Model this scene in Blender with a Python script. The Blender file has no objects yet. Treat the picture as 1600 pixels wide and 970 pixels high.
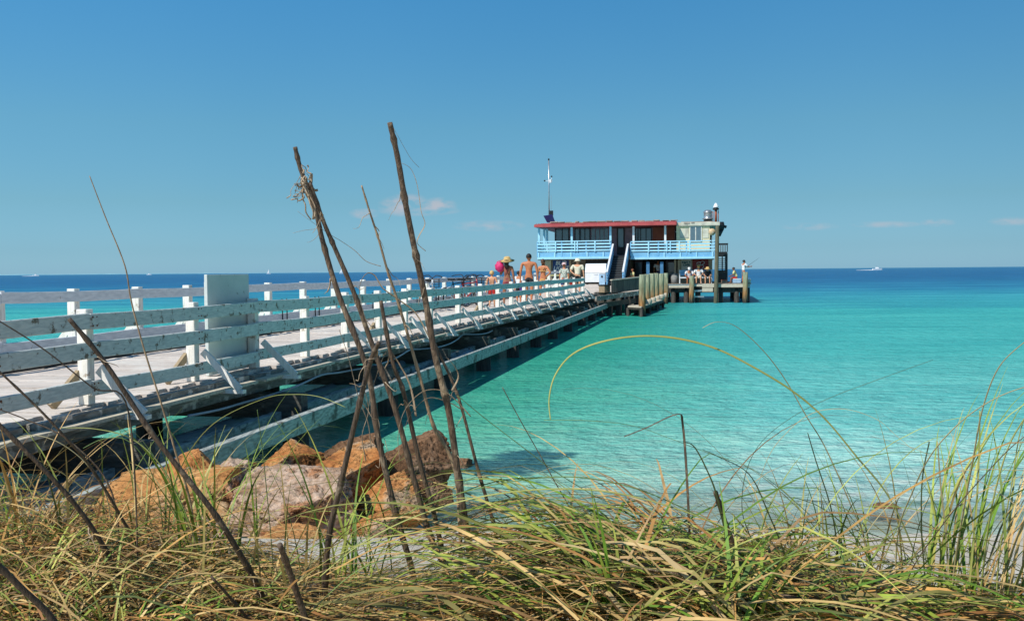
import bpy, bmesh, math, random
from mathutils import Vector, Matrix, noise
random.seed(7)
R = random.uniform
sc = bpy.context.scene
COL = sc.collection
# ------------------------------------------------------------------ camera
F = 1500.0; CX, CY = 800.0, 485.0
EYE = 2.3
PITCH = math.atan(62.0/F); ROLL = -math.atan(0.0083)
CAMR = Matrix.Rotation(math.pi/2-PITCH, 3, 'X') @ Matrix.Rotation(ROLL, 3, 'Z')
cam_d = bpy.data.cameras.new('camera'); cam = bpy.data.objects.new('camera', cam_d); COL.objects.link(cam)
cam.location = (0, 0, EYE); cam.rotation_euler = CAMR.to_euler()
cam_d.sensor_width = 36; cam_d.lens = 36*F/1600; cam_d.clip_start = 0.05; cam_d.clip_end = 30000
sc.camera = cam
# ------------------------------------------------------------------ light
SUNV = Vector((-0.66, -0.64, 1.0)).normalized()
EL = math.asin(SUNV.z); AZ = math.atan2(SUNV.x, SUNV.y)
w = bpy.data.worlds.new('World'); sc.world = w; w.use_nodes = True
nt = w.node_tree; nt.nodes.clear()
def N(t, ty, **kw):
    n = t.nodes.new(ty)
    for k, v in kw.items(): setattr(n, k, v)
    return n
def LK(t, a, b): t.links.new(a, b)
def mth(t, op, a, b=None, c=None, clamp=False):
    n = N(t, 'ShaderNodeMath', operation=op); n.use_clamp = clamp
    for i, v in enumerate((a, b, c)):
        if v is None: continue
        if isinstance(v, (int, float)): n.inputs[i].default_value = v
        else: LK(t, v, n.inputs[i])
    return n.outputs[0]
def ramp(t, fac, stops, interp='LINEAR'):
    n = N(t, 'ShaderNodeValToRGB'); cr = n.color_ramp; cr.interpolation = interp
    while len(cr.elements) < len(stops): cr.elements.new(0.5)
    for e, (p, c) in zip(cr.elements, stops):
        e.position = p; e.color = (c[0], c[1], c[2], 1) if not isinstance(c, (int, float)) else (c, c, c, 1)
    if fac is not None: LK(t, fac, n.inputs[0])
    return n.outputs[0]
def mix(t, fac, a, b, mode='MIX'):
    n = N(t, 'ShaderNodeMix', data_type='RGBA', blend_type=mode)
    for i, v in ((0, fac), (6, a), (7, b)):
        if isinstance(v, (int, float)): n.inputs[i].default_value = v
        elif isinstance(v, tuple): n.inputs[i].default_value = (v[0], v[1], v[2], 1)
        else: LK(t, v, n.inputs[i])
    return n.outputs[2]
sky = N(nt, 'ShaderNodeTexSky', sky_type='NISHITA'); sky.sun_disc = False
sky.sun_elevation = EL; sky.sun_rotation = AZ; sky.air_density = 1.0; sky.dust_density = 0.3; sky.ozone_density = 2.0
tc = N(nt, 'ShaderNodeTexCoord'); sx = N(nt, 'ShaderNodeSeparateXYZ'); LK(nt, tc.outputs['Generated'], sx.inputs[0])
X_, Y_, Z_ = sx.outputs
tint = ramp(nt, Z_, [(0.0, (.42, .82, 1.44)), (0.022, (.38, .72, 1.17)), (0.07, (.405, .725, .94)), (0.145, (.44, .85, .98)), (0.267, (.385, 1.0, 1.24)), (1.0, (.5, 1, 1.25))])
col = mix(nt, 1.0, sky.outputs[0], tint, 'MULTIPLY')
wv = mth(nt, 'SUBTRACT', 1.06, mth(nt, 'MULTIPLY', X_, .36)); wc_ = N(nt, 'ShaderNodeCombineXYZ')
for k_ in range(3): LK(nt, wv, wc_.inputs[k_])
hz_ = N(nt, 'ShaderNodeTexNoise'); hz_.inputs['Scale'].default_value = 2.2; hz_.inputs['Detail'].default_value = 3; LK(nt, tc.outputs['Generated'], hz_.inputs[0])
col = mix(nt, 1.0, col, wc_.outputs[0], 'MULTIPLY'); col = mix(nt, 1.0, col, ramp(nt, hz_.outputs['Fac'], [(.3, (.95, .97, .98)), (.7, (1.06, 1.03, 1.02))]), 'MULTIPLY')
# faint cumulus low over the sea, by sky direction
yy = mth(nt, 'MAXIMUM', Y_, 0.05)
cu = mth(nt, 'DIVIDE', X_, yy); cv = mth(nt, 'DIVIDE', Z_, yy)
cmb = N(nt, 'ShaderNodeCombineXYZ'); LK(nt, cu, cmb.inputs[0]); LK(nt, mth(nt, 'MULTIPLY', cv, 2.2), cmb.inputs[1])
nz = N(nt, 'ShaderNodeTexNoise'); nz.inputs['Scale'].default_value = 55; nz.inputs['Detail'].default_value = 5; LK(nt, cmb.outputs[0], nz.inputs[0])
tot = None
for (px, py, hw, hh, s) in ((636, 321, 46, 19, .5), (684, 322, 34, 15, .42), (571, 334, 26, 9, .35), (655, 330, 70, 9, .35), (765, 353, 60, 10, .26), (1265, 354, 50, 7, .22), (1385, 351, 60, 6, .26), (1465, 348, 30, 7, .25), (1580, 346, 40, 8, .25)):
    u0 = (px-CX)/F; v0 = (422.9-py)/F-0.0083*u0+0.0; v0 = ((429.5-.0083*px)-py)/F
    a = mth(nt, 'MULTIPLY', mth(nt, 'SUBTRACT', cu, u0), F/hw); b = mth(nt, 'MULTIPLY', mth(nt, 'SUBTRACT', cv, v0), F/hh)
    rr = mth(nt, 'ADD', mth(nt, 'MULTIPLY', a, a), mth(nt, 'MULTIPLY', b, b))
    g = mth(nt, 'MULTIPLY', mth(nt, 'SUBTRACT', 1.0, rr, clamp=True), s)
    tot = g if tot is None else mth(nt, 'MAXIMUM', tot, g)
nf = ramp(nt, nz.outputs['Fac'], [(0.36, 0.0), (0.62, 1.0)])
cl = mth(nt, 'MULTIPLY', mth(nt, 'MULTIPLY', tot, nf), 1.9, clamp=True)
col = mix(nt, mth(nt, 'MULTIPLY', cl, .75), col, (7.0, 6.1, 6.4))
bg = N(nt, 'ShaderNodeBackground'); bg.inputs[1].default_value = 0.088; LK(nt, col, bg.inputs[0])
wo = N(nt, 'ShaderNodeOutputWorld'); LK(nt, bg.outputs[0], wo.inputs[0])
sd = bpy.data.lights.new('sun', 'SUN'); sd.energy = 4.9; sd.angle = math.radians(.5); sd.color = (1, .955, .88)
so = bpy.data.objects.new('sun', sd); COL.objects.link(so); so.rotation_euler = SUNV.to_track_quat('Z', 'Y').to_euler()
vs = sc.view_settings; vs.view_transform = 'Standard'; vs.look = 'None'; vs.exposure = 0.0; vs.gamma = 1; vs.use_curve_mapping = False

# ------------------------------------------------------------------ pixel -> world measuring helpers
def ray(px, py): return CAMR @ Vector(((px-CX)/F, -(py-CY)/F, -1.0))
def at_depth(px, py, y):
    r = ray(px, py); return Vector((0, 0, EYE)) + r*(y/r.y)
def at_height(px, py, h):
    r = ray(px, py); return Vector((0, 0, EYE)) + r*((h-EYE)/r.z)
TH = math.atan(0.2); CT, ST = math.cos(TH), math.sin(TH)
D0 = 5.51
def W(s, t, h): return Vector((-(D0+t)*CT + s*ST, (D0+t)*ST + s*CT, h))
def to_st(p): return (p.x*ST+p.y*CT, -p.x*CT+p.y*ST-D0)
def on_s(px, py, S):          # the ray meets the plane s=S : returns t, h
    r = ray(px, py); k = S/(r.x*ST+r.y*CT); p = Vector((0, 0, EYE))+r*k
    return to_st(p)[1], p.z
DECK = 1.10
# ------------------------------------------------------------------ materials
MATS = {}
def base(name):
    m = bpy.data.materials.new(name); m.use_nodes = True; t = m.node_tree
    b = t.nodes['Principled BSDF']; MATS[name] = m
    return m, t, b
def mat(name, c, rough=.6, c2=None, scale=6, lo=.35, hi=.65, bump=0, bscale=30, grain=None, island=0, metal=0, spec=.4, detail=5, rot=TH, extra=None):
    m, t, b = base(name)
    tcn = N(t, 'ShaderNodeTexCoord'); mp = N(t, 'ShaderNodeMapping'); LK(t, tcn.outputs['Object'], mp.inputs[0])
    if grain: mp.inputs['Rotation'].default_value = (0, 0, rot); mp.inputs['Scale'].default_value = grain
    n1 = N(t, 'ShaderNodeTexNoise'); n1.inputs['Scale'].default_value = scale; n1.inputs['Detail'].default_value = detail; LK(t, mp.outputs[0], n1.inputs[0])
    c2 = c2 or tuple(x*.8 for x in c)
    col = ramp(t, n1.outputs['Fac'], [(lo, c2), (hi, c)])
    if extra:           # (colour, scale, lo, hi) blotches, not stretched
        n3 = N(t, 'ShaderNodeTexNoise'); n3.inputs['Scale'].default_value = extra[1]; n3.inputs['Detail'].default_value = 6; n3.inputs['Roughness'].default_value = .65
        LK(t, tcn.outputs['Object'], n3.inputs[0])
        col = mix(t, ramp(t, n3.outputs['Fac'], [(extra[2], 0.0), (extra[3], 1.0)]), col, extra[0])
    if island:
        g = N(t, 'ShaderNodeNewGeometry')
        v = mth(t, 'ADD', mth(t, 'MULTIPLY', g.outputs['Random Per Island'], island), 1-island/2)
        h = N(t, 'ShaderNodeHueSaturation'); LK(t, v, h.inputs['Value']); LK(t, col, h.inputs['Color']); col = h.outputs[0]
    LK(t, col, b.inputs['Base Color']); b.inputs['Roughness'].default_value = rough; b.inputs['Metallic'].default_value = metal
    b.inputs['Specular IOR Level'].default_value = spec
    if bump:
        n2 = N(t, 'ShaderNodeTexNoise'); n2.inputs['Scale'].default_value = bscale; n2.inputs['Detail'].default_value = 6; LK(t, mp.outputs[0], n2.inputs[0])
        bp = N(t, 'ShaderNodeBump'); bp.inputs['Strength'].default_value = bump; bp.inputs['Distance'].default_value = .02
        LK(t, n2.outputs['Fac'], bp.inputs['Height']); LK(t, bp.outputs[0], b.inputs['Normal'])
    return m
mat('rail_paint', (.64, .67, .62), .6, (.47, .51, .48), 4, bump=.35, bscale=6, grain=(12, 1.2, 12), island=.12, extra=((.17, .13, .085), 9, .575, .64))
mat('post_paint', (.88, .84, .77), .55, (.70, .66, .58), 4, bump=.25, grain=(9, 9, 1.2), extra=((.30, .22, .14), 7, .60, .68))
mat('far_paint', (.74, .75, .76), .6, (.58, .60, .62), 3, bump=.25, grain=(10, 1.2, 10), island=.12, extra=((.3, .22, .15), 6, .68, .73))
mat('deck_wood', (.68, .60, .53), .8, (.50, .43, .37), 3, bump=.5, bscale=5, grain=(1.1, 14, 14), island=.3, extra=((.66, .62, .56), 1.3, .5, .7))
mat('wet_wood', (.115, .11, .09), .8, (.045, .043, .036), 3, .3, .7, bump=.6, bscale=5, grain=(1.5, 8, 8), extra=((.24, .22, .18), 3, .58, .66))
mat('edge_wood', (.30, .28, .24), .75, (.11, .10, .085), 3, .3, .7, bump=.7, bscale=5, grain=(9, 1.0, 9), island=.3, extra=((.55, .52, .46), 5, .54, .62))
mat('beam_paint', (.46, .50, .47), .6, (.24, .27, .25), 4, .38, .6, bump=.5, bscale=6, grain=(9, .8, 9), island=.15, extra=((.09, .085, .07), 4, .54, .62))
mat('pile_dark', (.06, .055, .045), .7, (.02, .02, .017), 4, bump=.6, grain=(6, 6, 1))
mat('board_paint', (.63, .67, .63), .6, (.53, .58, .55), 2.5, bump=.2, extra=((.25, .25, .2), 11, .64, .70))
mat('pvc', (.42, .45, .50), .4, (.30, .33, .37), 2)
mat('cable', (.02, .02, .02), .6)
mat('rust', (.22, .09, .03), .8, (.10, .04, .02), 20)
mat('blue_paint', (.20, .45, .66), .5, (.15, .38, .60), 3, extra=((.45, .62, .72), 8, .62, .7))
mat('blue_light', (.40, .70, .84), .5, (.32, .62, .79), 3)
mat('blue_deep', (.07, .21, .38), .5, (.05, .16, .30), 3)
mat('red_roof', (.50, .09, .085), .6, (.38, .06, .06), 2, extra=((.5, .12, .1), 3, .6, .7))
mat('roof_tar', (.42, .37, .31), .9, (.22, .18, .15), 2)
mat('cream', (.78, .70, .45), .7, (.70, .62, .39), 2, bump=.1)
mat('cream_trim', (.62, .60, .48), .6, (.42, .40, .33), 3, extra=((.08, .07, .06), 2.5, .64, .68))
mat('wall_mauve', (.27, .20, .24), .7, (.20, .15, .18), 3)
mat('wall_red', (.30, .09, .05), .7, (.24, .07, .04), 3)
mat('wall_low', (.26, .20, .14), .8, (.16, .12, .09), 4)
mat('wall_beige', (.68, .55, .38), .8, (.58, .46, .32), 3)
mat('dark', (.02, .02, .022), .6)
mat('black_paint', (.018, .02, .022), .5, (.01, .01, .01), 5)
mat('steel', (.55, .56, .56), .35, (.40, .41, .42), 8, metal=.8)
mat('white_plastic', (.80, .82, .82), .35, (.74, .76, .77), 2)
mat('white_metal', (.75, .76, .77), .4, (.66, .67, .68), 3)
mat('ply_floor', (.33, .28, .22), .85, (.22, .19, .15), 3, grain=(1, 10, 10), bump=.3, island=.25)
mat('grey_board', (.20, .18, .15), .85, (.10, .09, .075), 3, .3, .7, bump=.5, grain=(8, 8, 1), island=.45)
mat('tan_board', (.40, .30, .18), .85, (.28, .21, .13), 3, bump=.5, grain=(8, 8, 1), island=.3)
mat('trim_pale', (.60, .54, .42), .8, (.44, .39, .30), 3, bump=.3, grain=(1, 10, 10), island=.2)
mat('solar', (.02, .04, .16), .2, (.015, .03, .12), 10)
mat('tan_dish', (.62, .45, .26), .5, (.55, .38, .22), 5)
mat('sign_red', (.36, .035, .035), .5, (.30, .03, .03), 4)
mat('sign_blue', (.015, .05, .22), .5, (.01, .04, .18), 4)
mat('sign_white', (.72, .70, .62), .5)
mat('ink_white', (.8, .8, .8), .5)
mat('ink_teal', (.02, .13, .15), .5)
mat('gun_grey', (.10, .12, .13), .6)
mat('skin_tan', (.54, .205, .09), .5, (.44, .15, .065), 9, spec=.3)
mat('skin_pale', (.68, .36, .21), .5, (.60, .29, .16), 9, spec=.3)
mat('skin_brown', (.32, .14, .075), .5, (.27, .11, .06), 9, spec=.3)
mat('hair_dark', (.025, .015, .01), .6, (.012, .008, .006), 30)
mat('hair_brown', (.12, .055, .03), .6, (.06, .03, .015), 30)
mat('hair_red', (.16, .05, .02), .6, (.10, .03, .012), 30)
mat('straw_hat', (.66, .45, .18), .8, (.5, .32, .12), 30, bump=.4, bscale=60)
mat('pink', (.70, .03, .16), .6, (.55, .02, .12), 8)
mat('pink_pale', (.75, .50, .50), .7)
mat('cloth_white', (.80, .79, .78), .8, (.68, .68, .69), 12)
mat('cloth_beige', (.72, .66, .50), .8, (.62, .56, .42), 10)
mat('cloth_flower', (.68, .66, .56), .8, (.16, .22, .18), 26, .47, .53)
mat('cloth_red', (.62, .03, .02), .7)
mat('cloth_navy', (.03, .05, .18), .7)
mat('cloth_maroon', (.30, .05, .06), .7, (.16, .03, .04), 22)
mat('cloth_black', (.015, .015, .018), .8)
mat('cloth_grey', (.25, .25, .24), .8)
mat('cloth_yellow', (.72, .66, .30), .8)
mat('cloth_sky', (.35, .52, .68), .8)
mat('cloth_orange', (.60, .32, .10), .7)
mat('purple', (.10, .03, .45), .4)
mat('rubber', (.015, .015, .015), .7)
mat('chrome', (.7, .7, .7), .2, metal=1)
mat('bike_red', (.4, .03, .02), .3)
mat('bike_blue', (.03, .08, .25), .3)
mat('reed', (.17, .112, .07), .6, (.06, .04, .027), 5, .35, .62, bump=.4, bscale=8, grain=(40, 40, 4), rot=0, extra=((.34, .25, .16), 14, .55, .66), spec=.4)
mat('reed_dark', (.12, .08, .05), .6, (.045, .03, .02), 5, .35, .62, bump=.4, bscale=8, grain=(40, 40, 4), rot=0, extra=((.24, .18, .12), 16, .58, .66))
mat('reed_tan', (.45, .31, .18), .6, (.26, .17, .10), 7, .35, .62, bump=.3, grain=(30, 30, 3), rot=0)
mat('leaf_dry', (.50, .38, .25), .7, (.27, .19, .12), 12, bump=.3, grain=(20, 20, 3), rot=0)
mat('leaf_green', (.20, .28, .065), .5, (.09, .15, .035), 5, .3, .7)
mat('leaf_yellow', (.46, .44, .13), .5, (.26, .30, .07), 5, .3, .7)
mat('leaf_olive', (.085, .11, .035), .5, (.035, .05, .018), 5, .3, .7)
mat('leaf_pale', (.50, .42, .22), .6, (.36, .30, .14), 6, .3, .7)
def blade_mat(name, stops):
    m, t, b = base(name)
    g = N(t, 'ShaderNodeNewGeometry'); c = ramp(t, g.outputs['Random Per Island'], stops)
    tcn = N(t, 'ShaderNodeTexCoord'); n1 = N(t, 'ShaderNodeTexNoise'); n1.inputs['Scale'].default_value = 9; LK(t, tcn.outputs['Object'], n1.inputs[0])
    c = mix(t, .8, c, ramp(t, n1.outputs['Fac'], [(.3, (.5, .45, .4)), (.7, (1.25, 1.2, 1.1))]), 'MULTIPLY')
    LK(t, c, b.inputs['Base Color']); b.inputs['Roughness'].default_value = .55; b.inputs['Specular IOR Level'].default_value = .35
    tr = N(t, 'ShaderNodeBsdfTranslucent'); LK(t, c, tr.inputs[0])
    ms = N(t, 'ShaderNodeMixShader'); ms.inputs[0].default_value = .13; LK(t, b.outputs[0], ms.inputs[1]); LK(t, tr.outputs[0], ms.inputs[2])
    LK(t, ms.outputs[0], t.nodes['Material Output'].inputs[0])
blade_mat('grass_mix', [(0, (.17, .26, .05)), (.22, (.36, .38, .10)), (.4, (.55, .44, .17)), (.6, (.62, .43, .18)), (.75, (.09, .13, .035)), (.88, (.34, .20, .09)), (1, (.66, .52, .27))])
blade_mat('grass_green', [(0, (.17, .33, .035)), (.3, (.09, .18, .022)), (.55, (.32, .42, .06)), (.8, (.48, .48, .12)), (1, (.20, .31, .045))])
blade_mat('grass_straw', [(0, (.64, .38, .12)), (.3, (.34, .16, .055)), (.55, (.68, .50, .22)), (.75, (.15, .07, .03)), (.88, (.26, .30, .08)), (1, (.60, .32, .10))])
def rock_mat(name, stops, pits=True, sc_=1.6):
    m, t, b = base(name)
    tcn = N(t, 'ShaderNodeTexCoord')
    n1 = N(t, 'ShaderNodeTexNoise'); n1.inputs['Scale'].default_value = sc_*1.6; n1.inputs['Detail'].default_value = 8; n1.inputs['Roughness'].default_value = .62; LK(t, tcn.outputs['Object'], n1.inputs[0])
    c = ramp(t, n1.outputs['Fac'], stops)
    n2 = N(t, 'ShaderNodeTexNoise'); n2.inputs['Scale'].default_value = 22; n2.inputs['Detail'].default_value = 8; n2.inputs['Roughness'].default_value = .7; LK(t, tcn.outputs['Object'], n2.inputs[0])
    v = N(t, 'ShaderNodeTexVoronoi'); v.inputs['Scale'].default_value = 26; LK(t, mix(t, .12, tcn.outputs['Object'], n2.outputs['Color']), v.inputs[0])
    pit = ramp(t, v.outputs['Distance'], [(.12, 0.0), (.35, 1.0)])
    n4 = N(t, 'ShaderNodeTexNoise'); n4.inputs['Scale'].default_value = 5; LK(t, tcn.outputs['Object'], n4.inputs[0])
    pmask = ramp(t, n4.outputs['Fac'], [(.42, 0.0), (.58, 1.0)])
    pit = mix(t, pmask, (1, 1, 1), pit)
    c = mix(t, 1, c, mix(t, .55, (1, 1, 1), pit), 'MULTIPLY')
    c = mix(t, 1, c, ramp(t, n2.outputs['Fac'], [(.35, .62), (.62, 1.15)]), 'MULTIPLY')
    LK(t, c, b.inputs['Base Color']); b.inputs['Roughness'].default_value = .9; b.inputs['Specular IOR Level'].default_value = .2
    hgt = mth(t, 'ADD', mth(t, 'MULTIPLY', n2.outputs['Fac'], 1.0), mth(t, 'MULTIPLY', pit, .8))
    bp = N(t, 'ShaderNodeBump'); bp.inputs['Strength'].default_value = .9; bp.inputs['Distance'].default_value = .03; LK(t, hgt, bp.inputs['Height']); LK(t, bp.outputs[0], b.inputs['Normal'])
rock_mat('rock_grey', [(.32, (.14, .085, .055)), (.41, (.40, .26, .165)), (.5, (.54, .40, .30)), (.56, (.47, .28, .17)), (.61, (.44, .19, .08)), (.7, (.52, .40, .30))])
rock_mat('rock_orange', [(.32, (.16, .07, .03)), (.43, (.44, .17, .05)), (.53, (.56, .26, .09)), (.60, (.46, .33, .21)), (.7, (.40, .30, .22))])
rock_mat('rock_amber', [(.3, (.26, .11, .04)), (.43, (.52, .24, .08)), (.57, (.60, .33, .13)), (.7, (.50, .36, .22))])
rock_mat('rock_dark', [(.3, (.06, .035, .022)), (.45, (.19, .10, .05)), (.57, (.28, .16, .09)), (.7, (.36, .27, .19))])
# piling wood, greenish above, rusty then pale towards the water (weed and worm line)
def piling_mat(name, h0, rust=True):
    m, t, b = base(name)
    g = N(t, 'ShaderNodeNewGeometry'); s = N(t, 'ShaderNodeSeparateXYZ'); LK(t, g.outputs['Position'], s.inputs[0])
    mp = N(t, 'ShaderNodeMapping'); mp.inputs['Scale'].default_value = (7, 7, 1); LK(t, g.outputs['Position'], mp.inputs[0])
    n1 = N(t, 'ShaderNodeTexNoise'); n1.inputs['Scale'].default_value = 2; n1.inputs['Detail'].default_value = 6; LK(t, mp.outputs[0], n1.inputs[0])
    hh = mth(t, 'ADD', s.outputs[2], mth(t, 'MULTIPLY', mth(t, 'SUBTRACT', n1.outputs['Fac'], .5), .9))
    c = ramp(t, mth(t, 'DIVIDE', hh, 2.4), [(.04, (.03, .028, .02)), (.14, (.13, .10, .05)), (.26, (.36, .17, .05) if rust else (.20, .17, .10)), (.42, (.30, .22, .11) if rust else (.22, .2, .13)), (.6, (.24, .26, .15)), (1, (.27, .31, .21))])
    c = mix(t, 1, c, ramp(t, n1.outputs['Fac'], [(.35, .55), (.65, 1.2)]), 'MULTIPLY')
    LK(t, c, b.inputs['Base Color']); b.inputs['Roughness'].default_value = .8
    bp = N(t, 'ShaderNodeBump'); bp.inputs['Strength'].default_value = .5; bp.inputs['Distance'].default_value = .03; LK(t, n1.outputs['Fac'], bp.inputs['Height']); LK(t, bp.outputs[0], b.inputs['Normal'])
piling_mat('piling', 0)
mat('piling_brown', (.17, .155, .095), .85, (.09, .08, .05), 4, bump=.5, grain=(8, 8, 1))
# sand and sea bed
m, t, b = base('sand')
g = N(t, 'ShaderNodeNewGeometry')
n1 = N(t, 'ShaderNodeTexNoise'); n1.inputs['Scale'].default_value = 1.3; n1.inputs['Detail'].default_value = 8; LK(t, g.outputs['Position'], n1.inputs[0])
n2 = N(t, 'ShaderNodeTexNoise'); n2.inputs['Scale'].default_value = 60; n2.inputs['Detail'].default_value = 5; LK(t, g.outputs['Position'], n2.inputs[0])
s = N(t, 'ShaderNodeSeparateXYZ'); LK(t, g.outputs['Position'], s.inputs[0])
c = ramp(t, n1.outputs['Fac'], [(.3, (.50, .43, .33)), (.65, (.66, .60, .50))])
c = mix(t, 1, c, ramp(t, n2.outputs['Fac'], [(.3, .75), (.65, 1.1)]), 'MULTIPLY')
vv = N(t, 'ShaderNodeTexVoronoi'); vv.inputs['Scale'].default_value = 38; LK(t, g.outputs['Position'], vv.inputs[0])
c = mix(t, ramp(t, vv.outputs['Distance'], [(.06, 1.0), (.13, 0.0)]), c, (.30, .24, .17))
LK(t, c, b.inputs['Base Color']); b.inputs['Roughness'].default_value = .9; b.inputs['Specular IOR Level'].default_value = .2
bp = N(t, 'ShaderNodeBump'); bp.inputs['Strength'].default_value = .6; bp.inputs['Distance'].default_value = .02
LK(t, mth(t, 'ADD', n2.outputs['Fac'], mth(t, 'MULTIPLY', n1.outputs['Fac'], 3)), bp.inputs['Height']); LK(t, bp.outputs[0], b.inputs['Normal'])
# sea water: clear over the sand at the edge, milky turquoise shallows, blue far out
m, t, b = base('sea_water')
g = N(t, 'ShaderNodeNewGeometry'); s = N(t, 'ShaderNodeSeparateXYZ'); LK(t, g.outputs['Position'], s.inputs[0])
mpb = N(t, 'ShaderNodeMapping'); mpb.inputs['Scale'].default_value = (.012, .05, 1); LK(t, g.outputs['Position'], mpb.inputs[0])
nb = N(t, 'ShaderNodeTexNoise'); nb.inputs['Scale'].default_value = 1; nb.inputs['Detail'].default_value = 5; LK(t, mpb.outputs[0], nb.inputs[0])
lg = mth(t, 'LOGARITHM', mth(t, 'MAXIMUM', s.outputs[1], 1.0), 10.0)
lg = mth(t, 'ADD', lg, mth(t, 'MULTIPLY', mth(t, 'SUBTRACT', nb.outputs['Fac'], .5), .34))
wc = ramp(t, mth(t, 'DIVIDE', lg, 3.6), [(.25, (.66, .76, .68)), (.285, (.36, .66, .58)), (.33, (.16, .54, .48)), (.40, (.07, .45, .41)), (.48, (.05, .42, .405)), (.515, (.042, .345, .415)), (.565, (.026, .23, .37)), (.62, (.018, .155, .31)), (.67, (.016, .13, .285)), (.85, (.014, .13, .28)), (1.0, (.02, .16, .31))])
mpc = N(t, 'ShaderNodeMapping'); mpc.inputs['Scale'].default_value = (.35, .9, 1); LK(t, g.outputs['Position'], mpc.inputs[0])
nc = N(t, 'ShaderNodeTexNoise'); nc.inputs['Scale'].default_value = .5; nc.inputs['Detail'].default_value = 6; LK(t, mpc.outputs[0], nc.inputs[0])
wc = mix(t, 1, wc, ramp(t, nc.outputs['Fac'], [(.35, (.80, .90, .92)), (.65, (1.12, 1.05, 1.04))]), 'MULTIPLY')
mpe = N(t, 'ShaderNodeMapping'); mpe.inputs['Scale'].default_value = (.10, .42, 1); LK(t, g.outputs['Position'], mpe.inputs[0])
ne = N(t, 'ShaderNodeTexNoise'); ne.inputs['Scale'].default_value = .6; ne.inputs['Detail'].default_value = 7; ne.inputs['Roughness'].default_value = .68; LK(t, mpe.outputs[0], ne.inputs[0])
wc = mix(t, 1, wc, mix(t, ramp(t, mth(t, 'DIVIDE', lg, 3.6), [(.42, .10), (.58, .9)]), (1, 1, 1), ramp(t, ne.outputs['Fac'], [(.38, (.42, .66, .76)), (.5, (1, 1, 1)), (.62, (1.7, 1.28, 1.16))])), 'MULTIPLY')
mpf = N(t, 'ShaderNodeMapping'); mpf.inputs['Scale'].default_value = (1.7, 3.2, 1); LK(t, g.outputs['Position'], mpf.inputs[0])
nf_ = N(t, 'ShaderNodeTexNoise'); nf_.inputs['Scale'].default_value = 1.5; nf_.inputs['Detail'].default_value = 6; nf_.inputs['Roughness'].default_value = .7; LK(t, mpf.outputs[0], nf_.inputs[0])
wc = mix(t, 1, wc, ramp(t, nf_.outputs['Fac'], [(.36, (.66, .86, .87)), (.5, (1, 1, 1)), (.64, (1.4, 1.1, 1.09))]), 'MULTIPLY')
# greener water with the pier's shadow painted into its colour and a dark patch of drowned rock beside the boulders
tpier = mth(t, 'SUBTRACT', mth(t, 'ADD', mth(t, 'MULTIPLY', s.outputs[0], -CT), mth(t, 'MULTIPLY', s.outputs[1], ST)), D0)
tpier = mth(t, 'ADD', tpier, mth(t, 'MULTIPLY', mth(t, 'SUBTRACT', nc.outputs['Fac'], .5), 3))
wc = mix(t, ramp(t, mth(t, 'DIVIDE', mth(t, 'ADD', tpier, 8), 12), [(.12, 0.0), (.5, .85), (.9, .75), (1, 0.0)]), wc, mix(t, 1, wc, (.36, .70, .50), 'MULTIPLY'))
for (rx, ry, ra, rb) in ((-.22, 11.2, .95, .55), (.25, 11.9, .6, .4), (4.0, 9.3, .25, .12), (5.2, 9.6, .35, .12)):
    ea = mth(t, 'DIVIDE', mth(t, 'SUBTRACT', s.outputs[0], rx), ra); eb = mth(t, 'DIVIDE', mth(t, 'SUBTRACT', s.outputs[1], ry), rb)
    er = mth(t, 'ADD', mth(t, 'ADD', mth(t, 'MULTIPLY', ea, ea), mth(t, 'MULTIPLY', eb, eb)), mth(t, 'MULTIPLY', mth(t, 'SUBTRACT', nf_.outputs['Fac'], .5), 2.2))
    wc = mix(t, ramp(t, er, [(.45, .85 if ra > .5 else .5), (1.0, 0.0)]), wc, (.02, .09, .13) if ra > .5 else (.12, .30, .18))
LK(t, wc, b.inputs['Base Color']); b.inputs['Roughness'].default_value = .5; b.inputs['Specular IOR Level'].default_value = 0
mpd = N(t, 'ShaderNodeMapping'); mpd.inputs['Scale'].default_value = (.7, 1.15, 1); mpd.inputs['Rotation'].default_value = (0, 0, .2); LK(t, g.outputs['Position'], mpd.inputs[0])
w1 = N(t, 'ShaderNodeTexNoise'); w1.inputs['Scale'].default_value = .55; w1.inputs['Detail'].default_value = 3; LK(t, mpd.outputs[0], w1.inputs[0])
w2 = N(t, 'ShaderNodeTexNoise'); w2.inputs['Scale'].default_value = 3.2; w2.inputs['Detail'].default_value = 5; w2.inputs['Roughness'].default_value = .6; LK(t, mpd.outputs[0], w2.inputs[0])
w3 = N(t, 'ShaderNodeTexNoise'); w3.inputs['Scale'].default_value = 11; w3.inputs['Detail'].default_value = 3; LK(t, mpd.outputs[0], w3.inputs[0])
hh = mth(t, 'ADD', mth(t, 'MULTIPLY', w1.outputs['Fac'], .32), mth(t, 'ADD', mth(t, 'MULTIPLY', w2.outputs['Fac'], .22), mth(t, 'MULTIPLY', w3.outputs['Fac'], .07)))
bp = N(t, 'ShaderNodeBump'); bp.inputs['Strength'].default_value = 1; bp.inputs['Distance'].default_value = .9; LK(t, hh, bp.inputs['Height']); LK(t, bp.outputs[0], b.inputs['Normal'])
tr = N(t, 'ShaderNodeBsdfTransparent'); tr.inputs[0].default_value = (.86, .99, .97, 1)
ms = N(t, 'ShaderNodeMixShader')
al = ramp(t, mth(t, 'DIVIDE', mth(t, 'ADD', s.outputs[1], mth(t, 'MULTIPLY', mth(t, 'SUBTRACT', nc.outputs['Fac'], .5), 5)), 30), [(.262, .08), (.30, .5), (.345, .86), (.40, 1.0)])
LK(t, al, ms.inputs[0]); LK(t, tr.outputs[0], ms.inputs[1]); LK(t, b.outputs[0], ms.inputs[2])
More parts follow.
